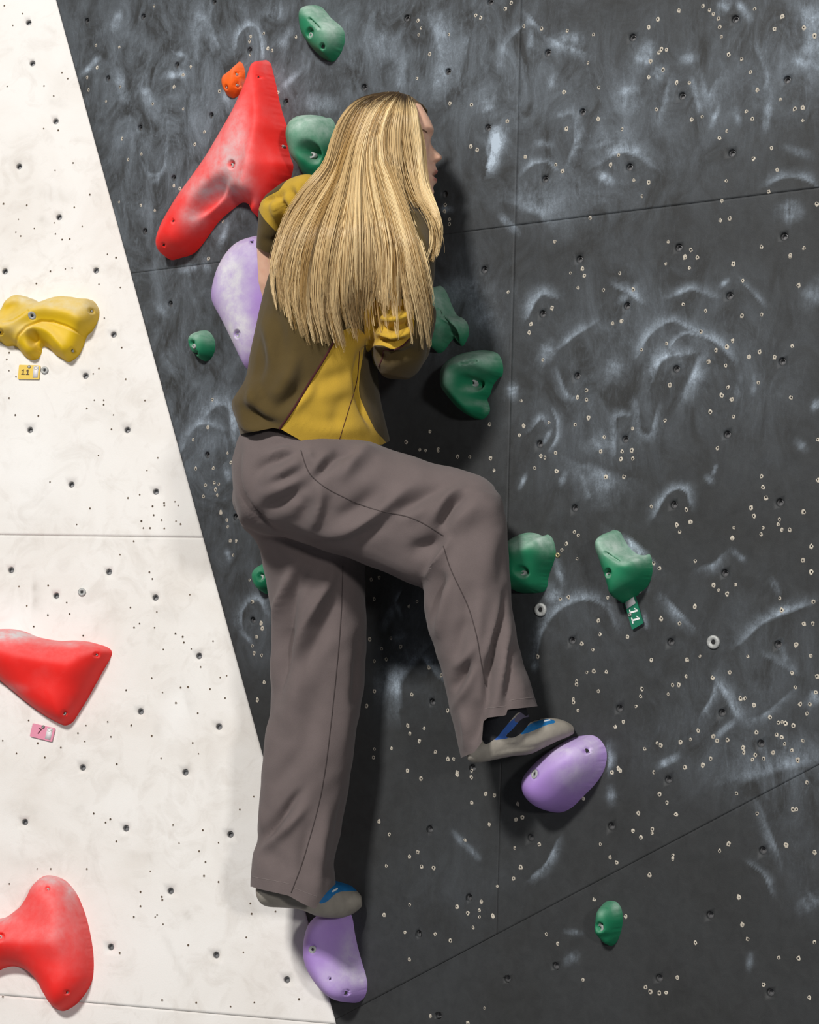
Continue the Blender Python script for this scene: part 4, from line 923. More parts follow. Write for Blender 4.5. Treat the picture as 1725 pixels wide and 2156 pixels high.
MAT['black'] = mat('black_neoprene', (0.008, 0.009, 0.013), 0.75, bump=0.2)
MAT['lilac'] = mat('grey_lilac_lining', (0.10, 0.09, 0.14), 0.8)
MAT['logo'] = mat('white_logo_print', (0.75, 0.78, 0.8), 0.5)
MAT['eye'] = mat('eye_white', (0.7, 0.68, 0.66), 0.25); MAT['brow'] = mat('brown_brow_hair', (0.22, 0.125, 0.075), 0.8)
def hair_mat():
    m = mat('long_blond_hair', (0.5, 0.35, 0.15), 0.30, spec=0.5); g = G(m); g.put(g.b.inputs['Base Color'], g.col('strand')); return m
MAT['hair'] = hair_mat()

# ---------------- head (profile to the right), in pixel units around depth ZH
ZH = 3.50 + DZ; PXM = ZH / FPX
rows = np.array([  # y, front x, back x, half width
 (197,834,820,5),(200,852,795,20),(204,864,778,34),(212,876,762,47),(224,888,748,57),(240,898,738,64),(258,908,731,68),(274,913,729,70),(290,907,730,70),(305,904,733,70),
 (320,904,740,69),(335,906,750,66),(350,911,764,62),(365,913,782,57),(380,912,797,50),(393,909,808,43),(404,910,818,36),(412,908,830,28),(418,900,846,18),(421,885,862,7)], float)
rr = catmull(rows, 6); NA = 96
prof_y = [280,292,297,303,310,319,327,331,336,340,344,348,354,361,366,370,373,378,384,390,396,404,410,416]
prof_x = [912.5,908,907,908,912,920,929,931.5,930,924,918,917,919.5,922.5,920,914,915,921,920,914,912,914.5,913,904]
wid_y = [280,297,312,325,333,340,345,352,361,371,380,392,404,416]; wid_v = [16,7,7.5,9,12.5,12,11,20,24,26,22,22,24,24]
HV = []; lip = []
for yv, xf, xb, hw in rr:
    xm = xb + 0.47 * (xf - xb)
    for j in range(NA):
        ph = 2 * math.pi * j / NA; c, s = math.cos(ph), math.sin(ph); e = 2.45 if c > 0 else 2.05
        x = xm + ((xf - xm) if c > 0 else (xm - xb)) * math.copysign(abs(c) ** (2 / e), c); lat = hw * math.copysign(abs(s) ** (2 / e), s)
        lp = 0.0
        if c > 0:
            if 280 < yv < 417:
                wv = np.interp(yv, wid_y, wid_v)
                x += (np.interp(yv, prof_y, prof_x) - xf) * math.exp(-(lat / wv) ** 2)
            x += 5.0 * math.exp(-((yv - 337) / 6) ** 2 - ((abs(lat) - 14) / 6) ** 2)                # wing of the nose
            x -= 5.5 * math.exp(-((yv - 342) / 2.6) ** 2 - ((abs(lat) - 8) / 4) ** 2)                 # nostril
            x -= 7.5 * math.exp(-((yv - 291) / 8) ** 2 - ((abs(lat) - 31) / 15) ** 2)               # eye socket
            x += 4.0 * math.exp(-((yv - 292) / 5) ** 2 - ((abs(lat) - 30) / 9) ** 2)                # lid over the eyeball
            x += 3.0 * math.exp(-((yv - 277) / 5) ** 2 - ((abs(lat) - 26) / 18) ** 2)               # brow ridge
            x += 3.0 * math.exp(-((yv - 322) / 16) ** 2 - ((abs(lat) - 40) / 14) ** 2)              # cheekbone
            x -= 5.0 * math.exp(-((yv - 370.5) / 2.6) ** 2 - (lat / 19) ** 4)                       # open mouth line
            ml = math.exp(-(lat / 21) ** 6)
            lp = ml * max(math.exp(-((yv - 363.5) / 4.0) ** 4), math.exp(-((yv - 379) / 5.5) ** 4)) * (1 if 354 < yv < 388 else 0)
        HV.append((x, yv, lat)); lip.append(lp)
HV = np.array(HV); nr = len(rr)
HF = [(i * NA + j, i * NA + (j + 1) % NA, (i + 1) * NA + (j + 1) % NA, (i + 1) * NA + j) for i in range(nr - 1) for j in range(NA)]
HF += [tuple(range(NA)), tuple((nr - 1) * NA + j for j in range(NA))]
def headw(x, y, lat): return P(x, y, ZH) - F * (np.asarray(lat) * PXM)[..., None]
HW = headw(HV[:, 0], HV[:, 1], HV[:, 2])
scalp = ((HV[:, 1] < 228 - 0.10 * np.abs(HV[:, 2])) | (HV[:, 0] < 872 - 0.12 * (HV[:, 1] - 225)) & (HV[:, 1] < 345)).astype(float)

# ---------------- body: one skin from lofted trunk and limbs, with modelled hands
def hand(wr, fd, sd, nm, curl):
    """wr wrist, fd finger direction, sd thumb side, nm palm side; curl degrees per joint"""
    wr, fd, sd, nm = [np.asarray(v, float) for v in (wr, fd, sd, nm)]
    fd /= np.linalg.norm(fd); sd -= fd * sd.dot(fd); sd /= np.linalg.norm(sd); nm -= fd * nm.dot(fd) + sd * nm.dot(sd); nm /= np.linalg.norm(nm)
    out = []
    for k, (o, ln, kn) in enumerate(((0.027, 0.92, 0.082), (0.009, 1.0, 0.086), (-0.009, 0.94, 0.082), (-0.026, 0.75, 0.074))):
        a = wr + sd * o * 0.5; b = wr + fd * kn + sd * o
        out.append(tube([a, (a + b) / 2 - nm * 0.002, b], [0.016, 0.0135, 0.0105], 10))
        p = [b]; ang = math.radians(curl * 0.6)
        for j, L in enumerate((0.042, 0.026, 0.021)):
            p.append(p[-1] + ln * L * (fd * math.cos(ang) + nm * math.sin(ang))); ang += math.radians(curl)
        out.append(tube(p, [0.0096, 0.0090, 0.0082, 0.0066], 10))
    t0 = wr + sd * 0.018 + fd * 0.018
    out.append(tube([t0, t0 + sd * 0.022 + fd * 0.022 + nm * 0.006, t0 + sd * 0.032 + fd * 0.050 + nm * 0.018, t0 + sd * 0.030 + fd * 0.074 + nm * 0.030], [0.014, 0.0115, 0.0098, 0.0072], 10))
    return out
LW = PB(584, 650, 3.715)                                  # left wrist, at the purple hold
RW = PB(876, 690, 3.54)                                  # right wrist, at the chalky green hold
body = [
 loft([(770,395,852,395,3.50,.050),(740,430,850,430,3.50,.062),(690,455,868,462,3.50,.12),(630,500,880,505,3.50,.145),(595,600,850,600,3.50,.14),(560,700,760,705,3.50,.125),(545,800,745,805,3.50,.125),(530,900,745,905,3.52,.14),(535,980,720,985,3.55,.14)]),
 tube([PB(675,455,3.60), PB(635,432,3.64), PB(598,432,3.66), PB(578,465,3.67), PB(568,520,3.675), PB(571,590,3.695), LW], [.050,.040,.034,.030,.026,.026,.023], 14),
 tube([PB(845,490,3.41), PB(860,600,3.40), PB(846,735,3.42), PB(862,725,3.47), RW], [.050,.042,.034,.026,.022], 14),
 loft([(545,1080,540,950,3.52,.09),(620,1110,610,915,3.49,.12),(740,1140,735,960,3.47,.085),(880,1180,890,995,3.44,.07),(980,1160,1000,1020,3.42,.065)]),
 loft([(955,1060,1045,1050,3.41,.06),(950,1160,1045,1150,3.40,.055),(965,1280,1050,1275,3.385,.055),(990,1420,1050,1410,3.37,.036),(1030,1530,1075,1525,3.365,.024)]),
 loft([(555,1050,740,1050,3.60,.11),(590,1200,735,1200,3.61,.085),(610,1400,725,1400,3.62,.062),(600,1550,710,1550,3.62,.058),(590,1700,665,1700,3.61,.045),(585,1860,650,1860,3.60,.038)]),
]
# knuckle directions follow the wall: fingers wrap over the hold tops
into = -DARK.n
body += hand(LW, DARK.ev * -0.75 + into * 0.25 + R * 0.25, -F * .3 - R * .6 + U * .1, into, 14)
body += hand(RW, DARK.ev * 0.85 + into * 0.35 + R * 0.05, -R * 0.7 - F * 0.4, into, 22)
BV, BT = blend(body, 0.0042, 4)
HT = np.array([t for f in HF for t in ([(f[0], f[k], f[k + 1]) for k in range(1, len(f) - 1)])])
allV = np.vstack([BV, HW]); allT = np.vstack([BT, HT + len(BV)])
lips = np.concatenate([np.zeros(len(BV)), lip]); sc = np.concatenate([np.zeros(len(BV)), scalp])
base = PB(640, 1900, 3.62)
person = obj('person', allV, allT, MAT['skin'], base=base, attrs={'lip': lips, 'scalp': sc})
tag(person, 'climber in a brown and mustard hoodie and taupe trousers clinging to the charcoal wall', 'person')
HB = BVHTree.FromPolygons(HW.tolist(), HT.tolist())
def face_line(name, pl, radii, lift):
    """fine hair lines laid on the face, and their mirror on the far side"""
    pts = []
    for x, y in pl:
        loc, n, _, _ = HB.ray_cast(Vector(CAM), Vector(P(x, y, 1.0) - CAM))
        if loc is not None: pts.append(np.array(loc) + np.array(n) * np.sign(np.dot(n, -F)) * lift)
    if len(pts) < 3: return
    pts = np.array(pts); k = np.linspace(0, 1, len(pts)); rd = np.interp(k, np.linspace(0, 1, len(radii)), radii)
    for q in (pts, pts - 2 * np.outer((pts - CAM) @ F - ZH, F)):
        V, Fc = tube(q, rd, 6); obj(name, V, Fc, MAT['brow'], person)
face_line('eyebrow', catmull([(874,280),(881,275),(889,273.5),(896,276),(900,280)], 4), [.0005,.0014,.0018,.0014,.0006], .0002)
face_line('eyelashes', catmull([(876,286),(882,290.5),(889,292),(895,291)], 4), [.0004,.0010,.0010,.0004], .0003)

# ---------------- trousers
TR = [
 loft([(497,1050,492,965,3.52,.06),(508,1098,503,925,3.51,.11),(535,1120,528,890,3.50,.145),(605,1134,595,875,3.49,.165),(690,1162,680,890,3.47,.150),(790,1196,795,935,3.45,.122),(875,1234,885,966,3.43,.108),(935,1246,958,985,3.42,.10),(975,1240,1012,1001,3.41,.095),(995,1200,1045,1025,3.405,.085)]),
 loft([(500,1000,700,1000,3.58,.11),(488,1050,745,1060,3.59,.13),(512,1110,768,1120,3.60,.125)]),
 loft([(950,1030,1054,1040,3.405,.075),(925,1090,1065,1088,3.40,.088),(912,1150,1070,1145,3.395,.09),(897,1205,1074,1200,3.39,.09),(892,1265,1078,1258,3.385,.09),(898,1310,1083,1306,3.38,.088),(918,1375,1096,1370,3.375,.086),(938,1450,1118,1440,3.37,.085),(953,1520,1136,1492,3.365,.085),(966,1575,1146,1525,3.36,.085),(976,1625,1156,1560,3.36,.085)]),
 loft([(512,1110,766,1120,3.60,.125),(545,1150,769,1160,3.605,.122),(558,1210,769,1215,3.61,.115),(571,1280,771,1280,3.615,.110),(576,1335,773,1330,3.615,.106),(570,1420,770,1415,3.615,.104),(570,1490,760,1490,3.615,.102),(557,1565,749,1555,3.61,.100),(548,1655,736,1645,3.605,.098),(544,1730,722,1735,3.60,.095),(542,1772,712,1780,3.595,.094),(531,1806,702,1815,3.59,.094),(528,1860,708,1858,3.585,.096),(526,1935,712,1935,3.58,.098)]),
]
TV, TT = blend(TR, 0.0052, 7)
folds = [
 ([(503,920),(500,990),(510,1046),(539,1090),(582,1121),(616,1136)],7,-.020), ([(516,930),(512,1000),(525,1050),(560,1090)],14,.006),
 # waist gathers
 ([(538,1000),(556,978),(590,964),(630,948)],8,-.014), ([(545,1022),(585,996),(640,968)],9,.008), ([(560,940),(600,930),(640,945)],8,-.008), ([(560,960),(590,948),(620,945)],7,.006), ([(575,1020),(610,1003),(640,985)],7,-.010),
 ([(634,945),(640,965),(652,990)],5,-.010), ([(646,940),(652,962),(660,985)],6,.008), ([(664,1010),(690,980),(722,948)],8,-.015), ([(655,1000),(675,970),(690,950)],6,.007), ([(712,1015),(745,970),(785,944)],12,.012), ([(745,1010),(770,985),(800,962)],14,-.005), ([(700,945),(720,958),(748,955)],6,-.008), ([(748,948),(775,944),(800,950)],7,.008),
 # buttock and thigh
 ([(545,1075),(590,1062),(630,1035),(664,1012)],12,-.013), ([(540,1045),(580,1030),(625,1015)],11,.007), ([(664,1014),(676,1045),(668,1085),(656,1116)],8,.011), ([(640,1040),(642,1075),(632,1110)],14,-.010), ([(690,1040),(690,1075),(684,1100)],14,-.008),
 ([(655,1128),(710,1120),(755,1105),(797,1077),(838,1046),(885,1012)],12,.016), ([(700,1096),(745,1075),(785,1045),(810,1020)],16,-.011), ([(740,1135),(800,1110),(830,1085)],14,-.007), ([(830,1082),(872,1058),(905,1036),(940,1026)],11,-.015), ([(850,1095),(885,1078),(915,1070)],12,.007),
 ([(902,1106),(925,1070),(950,1042),(985,1025)],11,.014), ([(929,1120),(938,1085),(960,1056),(985,1044)],8,-.019), ([(948,1124),(968,1095),(1010,1062)],10,.010), ([(938,1130),(908,1150),(860,1160)],15,-.018), ([(740,1160),(830,1198),(890,1226)],20,.008), ([(955,1150),(1000,1110),(1040,1080)],16,-.006),
 # back of the knee and shin
 ([(947,1128),(936,1160),(914,1195),(896,1222)],8,.018), ([(936,1200),(920,1235),(908,1275),(904,1318)],10,-.024), ([(950,1215),(938,1260),(926,1320),(930,1350)],9,.011), ([(896,1228),(893,1262),(898,1290)],6,.008), ([(990,1300),(968,1345),(962,1390)],13,-.012), ([(1000,1355),(978,1388),(950,1408)],8,.010),
 ([(992,1385),(972,1425),(950,1458)],9,-.019), ([(1000,1400),(985,1445),(962,1482),(950,1500)],8,.011), ([(1068,1240),(1052,1320),(1038,1390),(1028,1450),(1020,1525)],6,-.030), ([(1060,1250),(1040,1330),(1020,1400)],9,.010), ([(1072,1290),(1062,1360),(1050,1450),(1042,1510)],10,.012), ([(1072,1350),(1069,1430),(1069,1500)],4,-.012), ([(1085,1400),(1095,1450),(1100,1490)],12,.006),
 ([(1012,1240),(1005,1320),(1015,1400)],13,.008), ([(990,1220),(985,1280),(990,1330)],12,-.006), ([(1003,1470),(1008,1520),(996,1570)],9,-.016), ([(972,1490),(984,1540),(980,1585)],8,.010), ([(1062,1120),(1030,1170),(1012,1240)],20,.007), ([(985,1028),(1025,1062),(1045,1110)],24,.006), ([(1050,1120),(1058,1180),(1056,1240)],12,-.005),
 # straight leg
 ([(626,1178),(600,1240),(582,1300),(575,1390),(572,1460)],8,.019), ([(600,1320),(596,1400),(582,1475)],9,-.015), ([(650,1180),(616,1262),(604,1330),(600,1400)],11,-.017), ([(712,1185),(674,1256),(640,1322),(618,1400)],10,.017), ([(718,1240),(692,1300),(652,1385),(640,1450)],14,-.013),
 ([(650,1395),(620,1470),(600,1560)],16,.010), ([(690,1400),(660,1500),(640,1600)],18,-.007), ([(764,1320),(756,1420),(738,1500)],11,-.012), ([(740,1400),(732,1500),(715,1620)],14,.007), ([(546,1776),(572,1745),(604,1704),(640,1660)],7,-.020), ([(540,1798),(575,1772),(622,1724),(650,1690)],8,.013), ([(545,1690),(552,1720),(551,1755)],8,.010),
 ([(560,1690),(590,1640),(640,1570)],14,-.007), ([(735,1640),(718,1740),(700,1835)],8,-.014), ([(694,1690),(674,1790),(668,1885)],10,.010), ([(655,1720),(640,1800),(636,1860)],11,-.007), ([(560,1800),(590,1810),(610,1850)],13,-.005), ([(540,1640),(560,1560),(588,1480)],12,.009), ([(590,1138),(670,1176),(740,1196)],18,-.012)]
TV = relax(fold(TV, TT, folds), TT, 2)
TV = TV + vnormals(TV, TT) * (0.0012 * np.sin(TV[:, 0] * 90 + 3 * np.sin(TV[:, 2] * 25)) * np.sin(TV[:, 2] * 50))[:, None]
def below(V, line, side=1):
    x, y = proj(V); q = np.array(line, float); return (y - np.interp(x, q[:, 0], q[:, 1])) * side
def poly_cut(V, T, poly, zmin=None):
    """drop what falls inside a pixel polygon (straight edges; all depths, or beyond zmin)"""
    x, y = proj(V); d, _ = seg_dist(x, y, poly, True); sd = np.where(inside(x, y, np.array(poly, float)), -d, d)
    if zmin: sd = np.maximum(sd, (zmin - depth(V)) * 800)
    V, a, b = split(V, T, sd); return V, b
HEM_L = [(430,1866),(531,1867),(538,1870),(608,1886),(640,1904),(664,1914),(673,1899),(688,1879),(711,1857),(790,1848),(790,2000),(430,2000)]
HEM_R = [(905,1600),(970,1596),(999,1584),(1015,1562),(1018,1519),(1028,1511),(1066,1506),(1069,1494),(1132,1487),(1200,1486),(1200,1700),(905,1700)]
TV, TT = poly_cut(TV, TT, HEM_L); TV, TT = poly_cut(TV, TT, HEM_R)
V, T = compact(TV, TT)
trousers = obj('trousers', V, T, MAT['trousers'], person, outward=None)
trousers['label'] = 'loose taupe fleece trousers with wide legs'
TB = BVHTree.FromPolygons(V.tolist(), T.tolist())
def on(bv, px, py, lift=0.0):
    d = Vector(P(px, py, 1.0) - CAM); loc, n, _, dist = bv.ray_cast(Vector(CAM), d)
    if loc is None: return None
    return np.array(loc) - np.array(d.normalized()) * lift
def surface_cord(name, bv, pl, r, mt, parent, lift=0.0, per=10):
    pts = [p for p in (on(bv, x, y, lift) for x, y in catmull(pl, per)) if p is not None]
    if len(pts) < 3: return
    pts = np.array(pts); k = np.ones(len(pts), bool)
    for i in range(1, len(pts)): k[i] = np.linalg.norm(pts[i] - pts[i - 1]) < 0.06
    V, Fc = tube(pts[k], r, 6); return obj(name, V, Fc, mt, parent)
for pl in ([(634,948),(646,985),(662,1008),(700,1035),(780,1070),(870,1092),(934,1128)], [(934,1150),(950,1200),(985,1275),(1003,1335),(1012,1385),(1021,1440)], [(722,1192),(718,1300),(705,1450),(680,1650),(645,1790),(613,1880)]):
    surface_cord('seam', TB, pl, 0.0011, MAT['seam'], trousers)
for pl in ([(531,1846),(570,1853),(610,1861)], [(616,1868),(645,1880),(668,1888)], [(1022,1492),(1045,1489),(1066,1487)], [(1072,1475),(1100,1471),(1128,1468)]):
    surface_cord('hem_stitching', TB, pl, 0.0006, MAT['stitch'], trousers)

# ---------------- hoodie
HD = [
 loft([(745,405,860,405,3.50,.065),(680,425,885,430,3.50,.115),(635,455,905,460,3.50,.16),(600,505,912,505,3.50,.178),(575,560,905,560,3.50,.178),(556,620,885,620,3.50,.172),(540,690,830,695,3.50,.160,.03),(527,750,798,750,3.50,.152,.06),(518,800,797,800,3.50,.150,.08),(494,838,802,842,3.50,.154,.10),(488,856,806,862,3.50,.156,.10),(500,890,814,895,3.50,.156,.10),(510,930,822,930,3.51,.156,.10),(512,985,826,985,3.52,.152,.10)], e=2.35),
 loft([(690,500,700,400,3.58,.075),(650,495,655,368,3.61,.070),(612,478,605,380,3.64,.062),(588,470,570,405,3.655,.055)], e=2.1),
 loft([(560,412,625,400,3.655,.052),(546,435,612,440,3.66,.05),(543,475,604,480,3.67,.046),(540,510,592,515,3.675,.042),(540,560,588,562,3.69,.040)], e=2.1),
 loft([(780,460,902,452,3.42,.075),(808,520,917,505,3.385,.072),(820,570,917,560,3.375,.068),(815,620,912,612,3.38,.066),(800,670,905,665,3.39,.066),(786,715,902,718,3.40,.064),(786,755,896,756,3.415,.058),(800,785,880,785,3.43,.045),(815,798,865,796,3.44,.025)], e=2.2),
 loft([(800,790,860,800,3.43,.035),(830,760,900,755,3.47,.05),(855,710,910,715,3.49,.046),(872,670,918,680,3.51,.042),(885,630,920,650,3.53,.038)], e=2.1),
]
OV, OT = blend(HD, 0.0050, 6)
folds = [
 ([(505,845),(545,885),(595,897)],9,-.010), ([(495,865),(520,900),(560,905)],7,.006), ([(540,690),(548,760),(530,815)],12,-.006), ([(560,720),(600,800),(640,815)],16,.004), ([(575,640),(590,720),(580,800)],14,-.005), ([(620,740),(610,790),(570,850)],12,.006),
 ([(650,810),(700,795),(752,775)],12,-.0026), ([(640,840),(700,830),(750,812)],13,.0024), ([(610,862),(680,885),(745,890)],13,-.0024), ([(655,905),(720,905),(780,900)],13,.0024), ([(757,740),(754,800),(762,850),(785,905)],5,-.010),
 ([(585,415),(597,445),(603,470)],6,-.010), ([(608,392),(618,425),(620,450)],6,-.010), ([(572,412),(580,445),(588,470)],6,.006), ([(630,385),(640,415),(640,440)],6,-.007), ([(548,500),(570,508),(592,505)],6,-.003),
 ([(785,648),(825,655),(865,640)],7,-.012), ([(785,665),(825,672),(865,660)],6,.008), ([(785,685),(825,693),(868,680)],6,-.012), ([(785,702),(825,710),(868,700)],6,.008), ([(770,722),(800,716),(830,722),(860,712)],5,-.014), ([(770,732),(812,724),(845,738),(870,720)],5,.009),
 ([(805,770),(840,740),(890,745)],10,-.008), ([(760,745),(785,740),(800,770)],8,-.012), ([(870,470),(890,520),(905,575)],10,.005), ([(552,425),(575,418),(600,400)],5,-.008), ([(575,870),(620,830),(640,790)],10,-.004), ([(600,880),(640,840),(665,800)],9,.004), ([(540,800),(560,840),(600,860)],12,-.005), ([(700,905),(712,870),(715,830)],12,-.002), ([(540,640),(560,700),(575,760)],10,.004), ([(520,790),(530,830),(515,870)],9,.005)]
OV = relax(fold(OV, OT, folds, 1.9), OT, 2)
OV, OT = poly_cut(OV, OT, [(440,912),(505,914),(540,908),(575,901),(592,904),(640,931),(690,941),(740,944),(805,936),(818,930),(870,900),(870,1100),(440,1100)])
OV, OT = poly_cut(OV, OT, [(500,518),(540,521),(560,531),(576,534),(596,528),(600,600),(500,600)], 3.615 + DZ)
def carve(V, T, poly):
    V, a, b = split(V, T, region_sd(V, T, poly)); a, c_ = largest(a); return V, a, np.vstack([b, c_])
OV, t_side, OT = carve(OV, OT, [(702,722),(716,700),(745,690),(768,705),(765,745),(758,790),(757,830),(772,868),(790,905),(812,945),(700,960),(588,925),(589,903),(620,858),(655,800),(682,757)])
OV, t_ls, OT = carve(OV, OT, [(544,432),(560,416),(575,408),(588,400),(604,380),(640,360),(700,380),(680,440),(640,450),(615,465),(598,480),(585,489),(570,476),(552,455)])
OV, t_cuff, OT = carve(OV, OT, [(535,440),(544,436),(560,462),(585,490),(600,482),(610,500),(600,560),(530,560)])
OV, t_rs, OT = carve(OV, OT, [(768,650),(790,632),(830,628),(866,640),(872,690),(860,715),(845,728),(826,735),(808,728),(788,728),(772,738)])
OV, t_rt, OT = carve(OV, OT, [(783,738),(798,732),(810,736),(806,755),(798,771),(788,768)])
V, T = compact(OV, OT)
hoodie = obj('hoodie', V, T, MAT['brown'], person, outward=None)
hoodie['label'] = 'olive brown hoodie with mustard panels'
for nm_, tt_, mt_, lb in (('side_panel', t_side, 'mustard', 'mustard side panel'), ('sleeve_panel', t_ls, 'mustard', 'mustard sleeve panel'), ('cuff', t_cuff, 'rib', 'ribbed dark brown cuff'), ('sleeve_panel', t_rs, 'mustard', 'mustard sleeve panel'), ('sleeve_panel', t_rt, 'mustard', 'mustard sleeve panel')):
    if len(tt_):
        V2, T2 = compact(OV, tt_); o = obj(nm_, V2, T2, MAT[mt_], hoodie, outward=None); o['label'] = lb
fullT = np.vstack([OT, t_side, t_ls, t_cuff, t_rs, t_rt])
OB = BVHTree.FromPolygons(OV.tolist(), fullT.tolist())
surface_cord('piping', OB, [(704,718),(682,757),(655,800),(620,858),(589,903)], 0.0024, MAT['maroon'], hoodie, 0.0006)
surface_cord('piping', OB, [(810,735),(828,737),(848,728),(862,714)], 0.0018, MAT['maroon'], hoodie, 0.0004)
surface_cord('piping', OB, [(808,738),(805,755),(798,771)], 0.0016, MAT['maroon'], hoodie, 0.0004)
surface_cord('seam', OB, [(757,740),(752,800),(735,860),(712,935)], 0.0008, MAT['maroon'], hoodie)

# ---------------- shoes
def shoe(label, sts, rot_dz, regions, folds_):
    V, T = blend([loft(s, ns=28, e=2.5) for s in sts], 0.0034, 4)
    V = fold(V, T, folds_)
    out = []; rest = T
    for nm_, m_, poly in regions:
        V, a, rest = carve(V, rest, poly); out.append((nm_, m_, a))
    V1, T1 = compact(V, rest)
    o = obj('climbing_shoe', V1, T1, MAT['rubber'], person, outward=None); o['label'] = label
    for nm_, m_, a in out:
        if len(a): v, t = compact(V, a); obj(nm_, v, t, MAT[m_], o, outward=None)
    global SB; SB = BVHTree.FromPolygons(V.tolist(), np.vstack([rest] + [q[2] for q in out]).tolist())
    return o
ZR = lambda x: 3.335 + (x - 985) / 225 * 0.085
rs = [[(985,1600,984,1588,ZR(985),.022),(992,1604,990,1562,ZR(992),.030),(1015,1604,1010,1550,ZR(1015),.034),(1045,1598,1040,1545,ZR(1045),.035),(1080,1591,1078,1535,ZR(1080),.036),(1115,1587,1112,1522,ZR(1115),.041),(1145,1573,1140,1514,ZR(1145),.043),(1172,1560,1168,1513,ZR(1172),.040),(1195,1551,1192,1519,ZR(1195),.030),(1209,1544,1208,1529,ZR(1209),.016)],
      [(1000,1560,1105,1560,ZR(1050),.032),(1005,1535,1120,1530,ZR(1060),.038),(1014,1505,1110,1496,ZR(1062),.042),(1016,1465,1100,1460,ZR(1060),.046)]]
sh = shoe('right climbing shoe, blue and black with a grey rubber rand', rs, 0, [
 ('black_upper', 'black', [(1014,1440),(1120,1440),(1112,1505),(1092,1500),(1065,1530),(1042,1556),(1016,1558)]),
 ('lining', 'lilac', [(1084,1512),(1096,1500),(1112,1498),(1116,1508),(1102,1512),(1088,1522)]),
 ('blue_panel', 'navy', [(1040,1556),(1062,1532),(1084,1512),(1094,1516),(1080,1535),(1066,1548),(1070,1554),(1058,1556)]),
 ('strap', 'black', [(1066,1550),(1078,1532),(1096,1512),(1114,1506),(1138,1514),(1118,1520),(1100,1542),(1084,1552),(1072,1553)]),
 ('blue_panel', 'blue', [(1096,1546),(1112,1528),(1132,1518),(1150,1514),(1166,1516),(1168,1522),(1150,1527),(1120,1540)]),
], [([(1020,1592),(1070,1578),(1130,1572),(1200,1545)],4,-.0015)])
surface_cord('logo', SB, [(1146,1519),(1152,1517.5),(1158,1516.5)], 0.0020, MAT['logo'], sh, 0.0)
ZL = lambda x: 3.565 + (x - 540) / 225 * 0.10
ls = [[(540,1884,539,1866,ZL(540),.016),(548,1899,546,1845,ZL(548),.028),(565,1908,562,1830,ZL(565),.034),(600,1910,596,1825,ZL(600),.036),(635,1914,632,1828,ZL(635),.038),(665,1926,662,1838,ZL(665),.042),(695,1931,692,1852,ZL(695),.044),(722,1930,720,1860,ZL(722),.042),(745,1922,742,1868,ZL(745),.033),(763,1908,762,1888,ZL(763),.016)],
      [(560,1850,640,1850,ZL(600),.032),(568,1800,640,1800,ZL(600),.034)]]
sh2 = shoe('left climbing shoe, blue with a grey rubber rand, under the trouser hem', ls, 0, [
 ('blue_panel', 'blue', [(672,1899),(688,1868),(708,1850),(726,1856),(742,1862),(752,1876),(740,1876),(716,1878),(704,1884),(694,1894),(682,1901)]),
], [([(560,1898),(620,1900),(690,1918)],4,-.0015)])
surface_cord('logo', SB, [(700,1877),(705,1874),(710,1871)], 0.0022, MAT['logo'], sh2, 0.0)

# ---------------- hair: long straight strands gathered in locks
CB = BVHTree.FromPolygons(np.vstack([OV, HW]).tolist(), np.vstack([fullT, HT + len(OV)]).tolist())
#   each guide: pixel path from the crown to the tip, with a fallback depth for points that miss head and hoodie
GUIDES = [
 [(800,199),(752,214),(720,252),(700,300),(688,345),(648,392),(606,452),(584,520),(576,575),(592,654)],
 [(806,198),(758,216),(727,262),(708,315),(690,365),(652,425),(618,490),(600,560),(600,625),(616,704)],
 [(812,198),(768,218),(740,270),(720,325),(702,380),(672,440),(645,510),(634,580),(634,645),(652,726)],
 [(818,197),(778,220),(752,275),(734,330),(720,390),(700,455),(682,525),(674,595),(674,655),(690,736)],
 [(824,197),(788,222),(764,275),(748,335),(738,395),(728,460),(718,530),(714,600),(716,660),(738,744)],
 [(828,197),(796,222),(772,275),(760,335),(756,395),(756,460),(756,530),(754,600),(754,655),(764,729)],
 [(832,197),(804,222),(782,275),(774,335),(780,400),(790,465),(796,530),(794,590),(792,640),(806,709)],
 [(836,197),(812,224),(792,275),(788,335),(804,400),(822,465),(836,530),(840,590),(846,650),(854,726)],
 [(840,197),(820,224),(802,275),(802,335),(822,395),(842,455),(858,520),(868,590),(880,650),(890,734)],
 [(843,198),(828,225),(815,275),(818,335),(834,390),(852,450),(869,515),(888,590),(901,655),(911,747)],
 [(846,199),(836,226),(826,275),(828,330),(838,380),(852,430),(872,480),(884,515),(890,550),(896,590)],
 [(852,201),(850,226),(846,275),(850,325),(858,370),(872,415),(896,455),(908,495),(908,528),(900,560)],
 [(860,204),(862,228),(864,272),(871,318),(877,358),(886,400),(906,442),(917,480),(915,520),(906,556)],
 [(868,209),(875,230),(880,262),(886,300),(888,345),(894,392),(909,432),(920,468),(921,500),(914,540)],
]
GD = np.array([catmull(g, 4) for g in GUIDES]); K0 = GD.shape[1]; GD = np.stack([[np.stack([np.interp(np.linspace(0, 1, 23), np.linspace(0, 1, K0), g[:, i]) for i in (0, 1)], -1)] for g in GD])[:, 0]; K = 23; NG = len(GD)
tk = np.linspace(0, 1, K)
ZF = np.interp(tk, [0, .1, .25, .4, .55, 1], [3.49, 3.44, 3.42, 3.41, 3.37, 3.36]) + DZ
def guide(u):
    f = u * (NG - 1); i = np.clip(f.astype(int), 0, NG - 2); w_ = (f - i)[:, None, None]
    return GD[i] * (1 - w_) + GD[i + 1] * w_
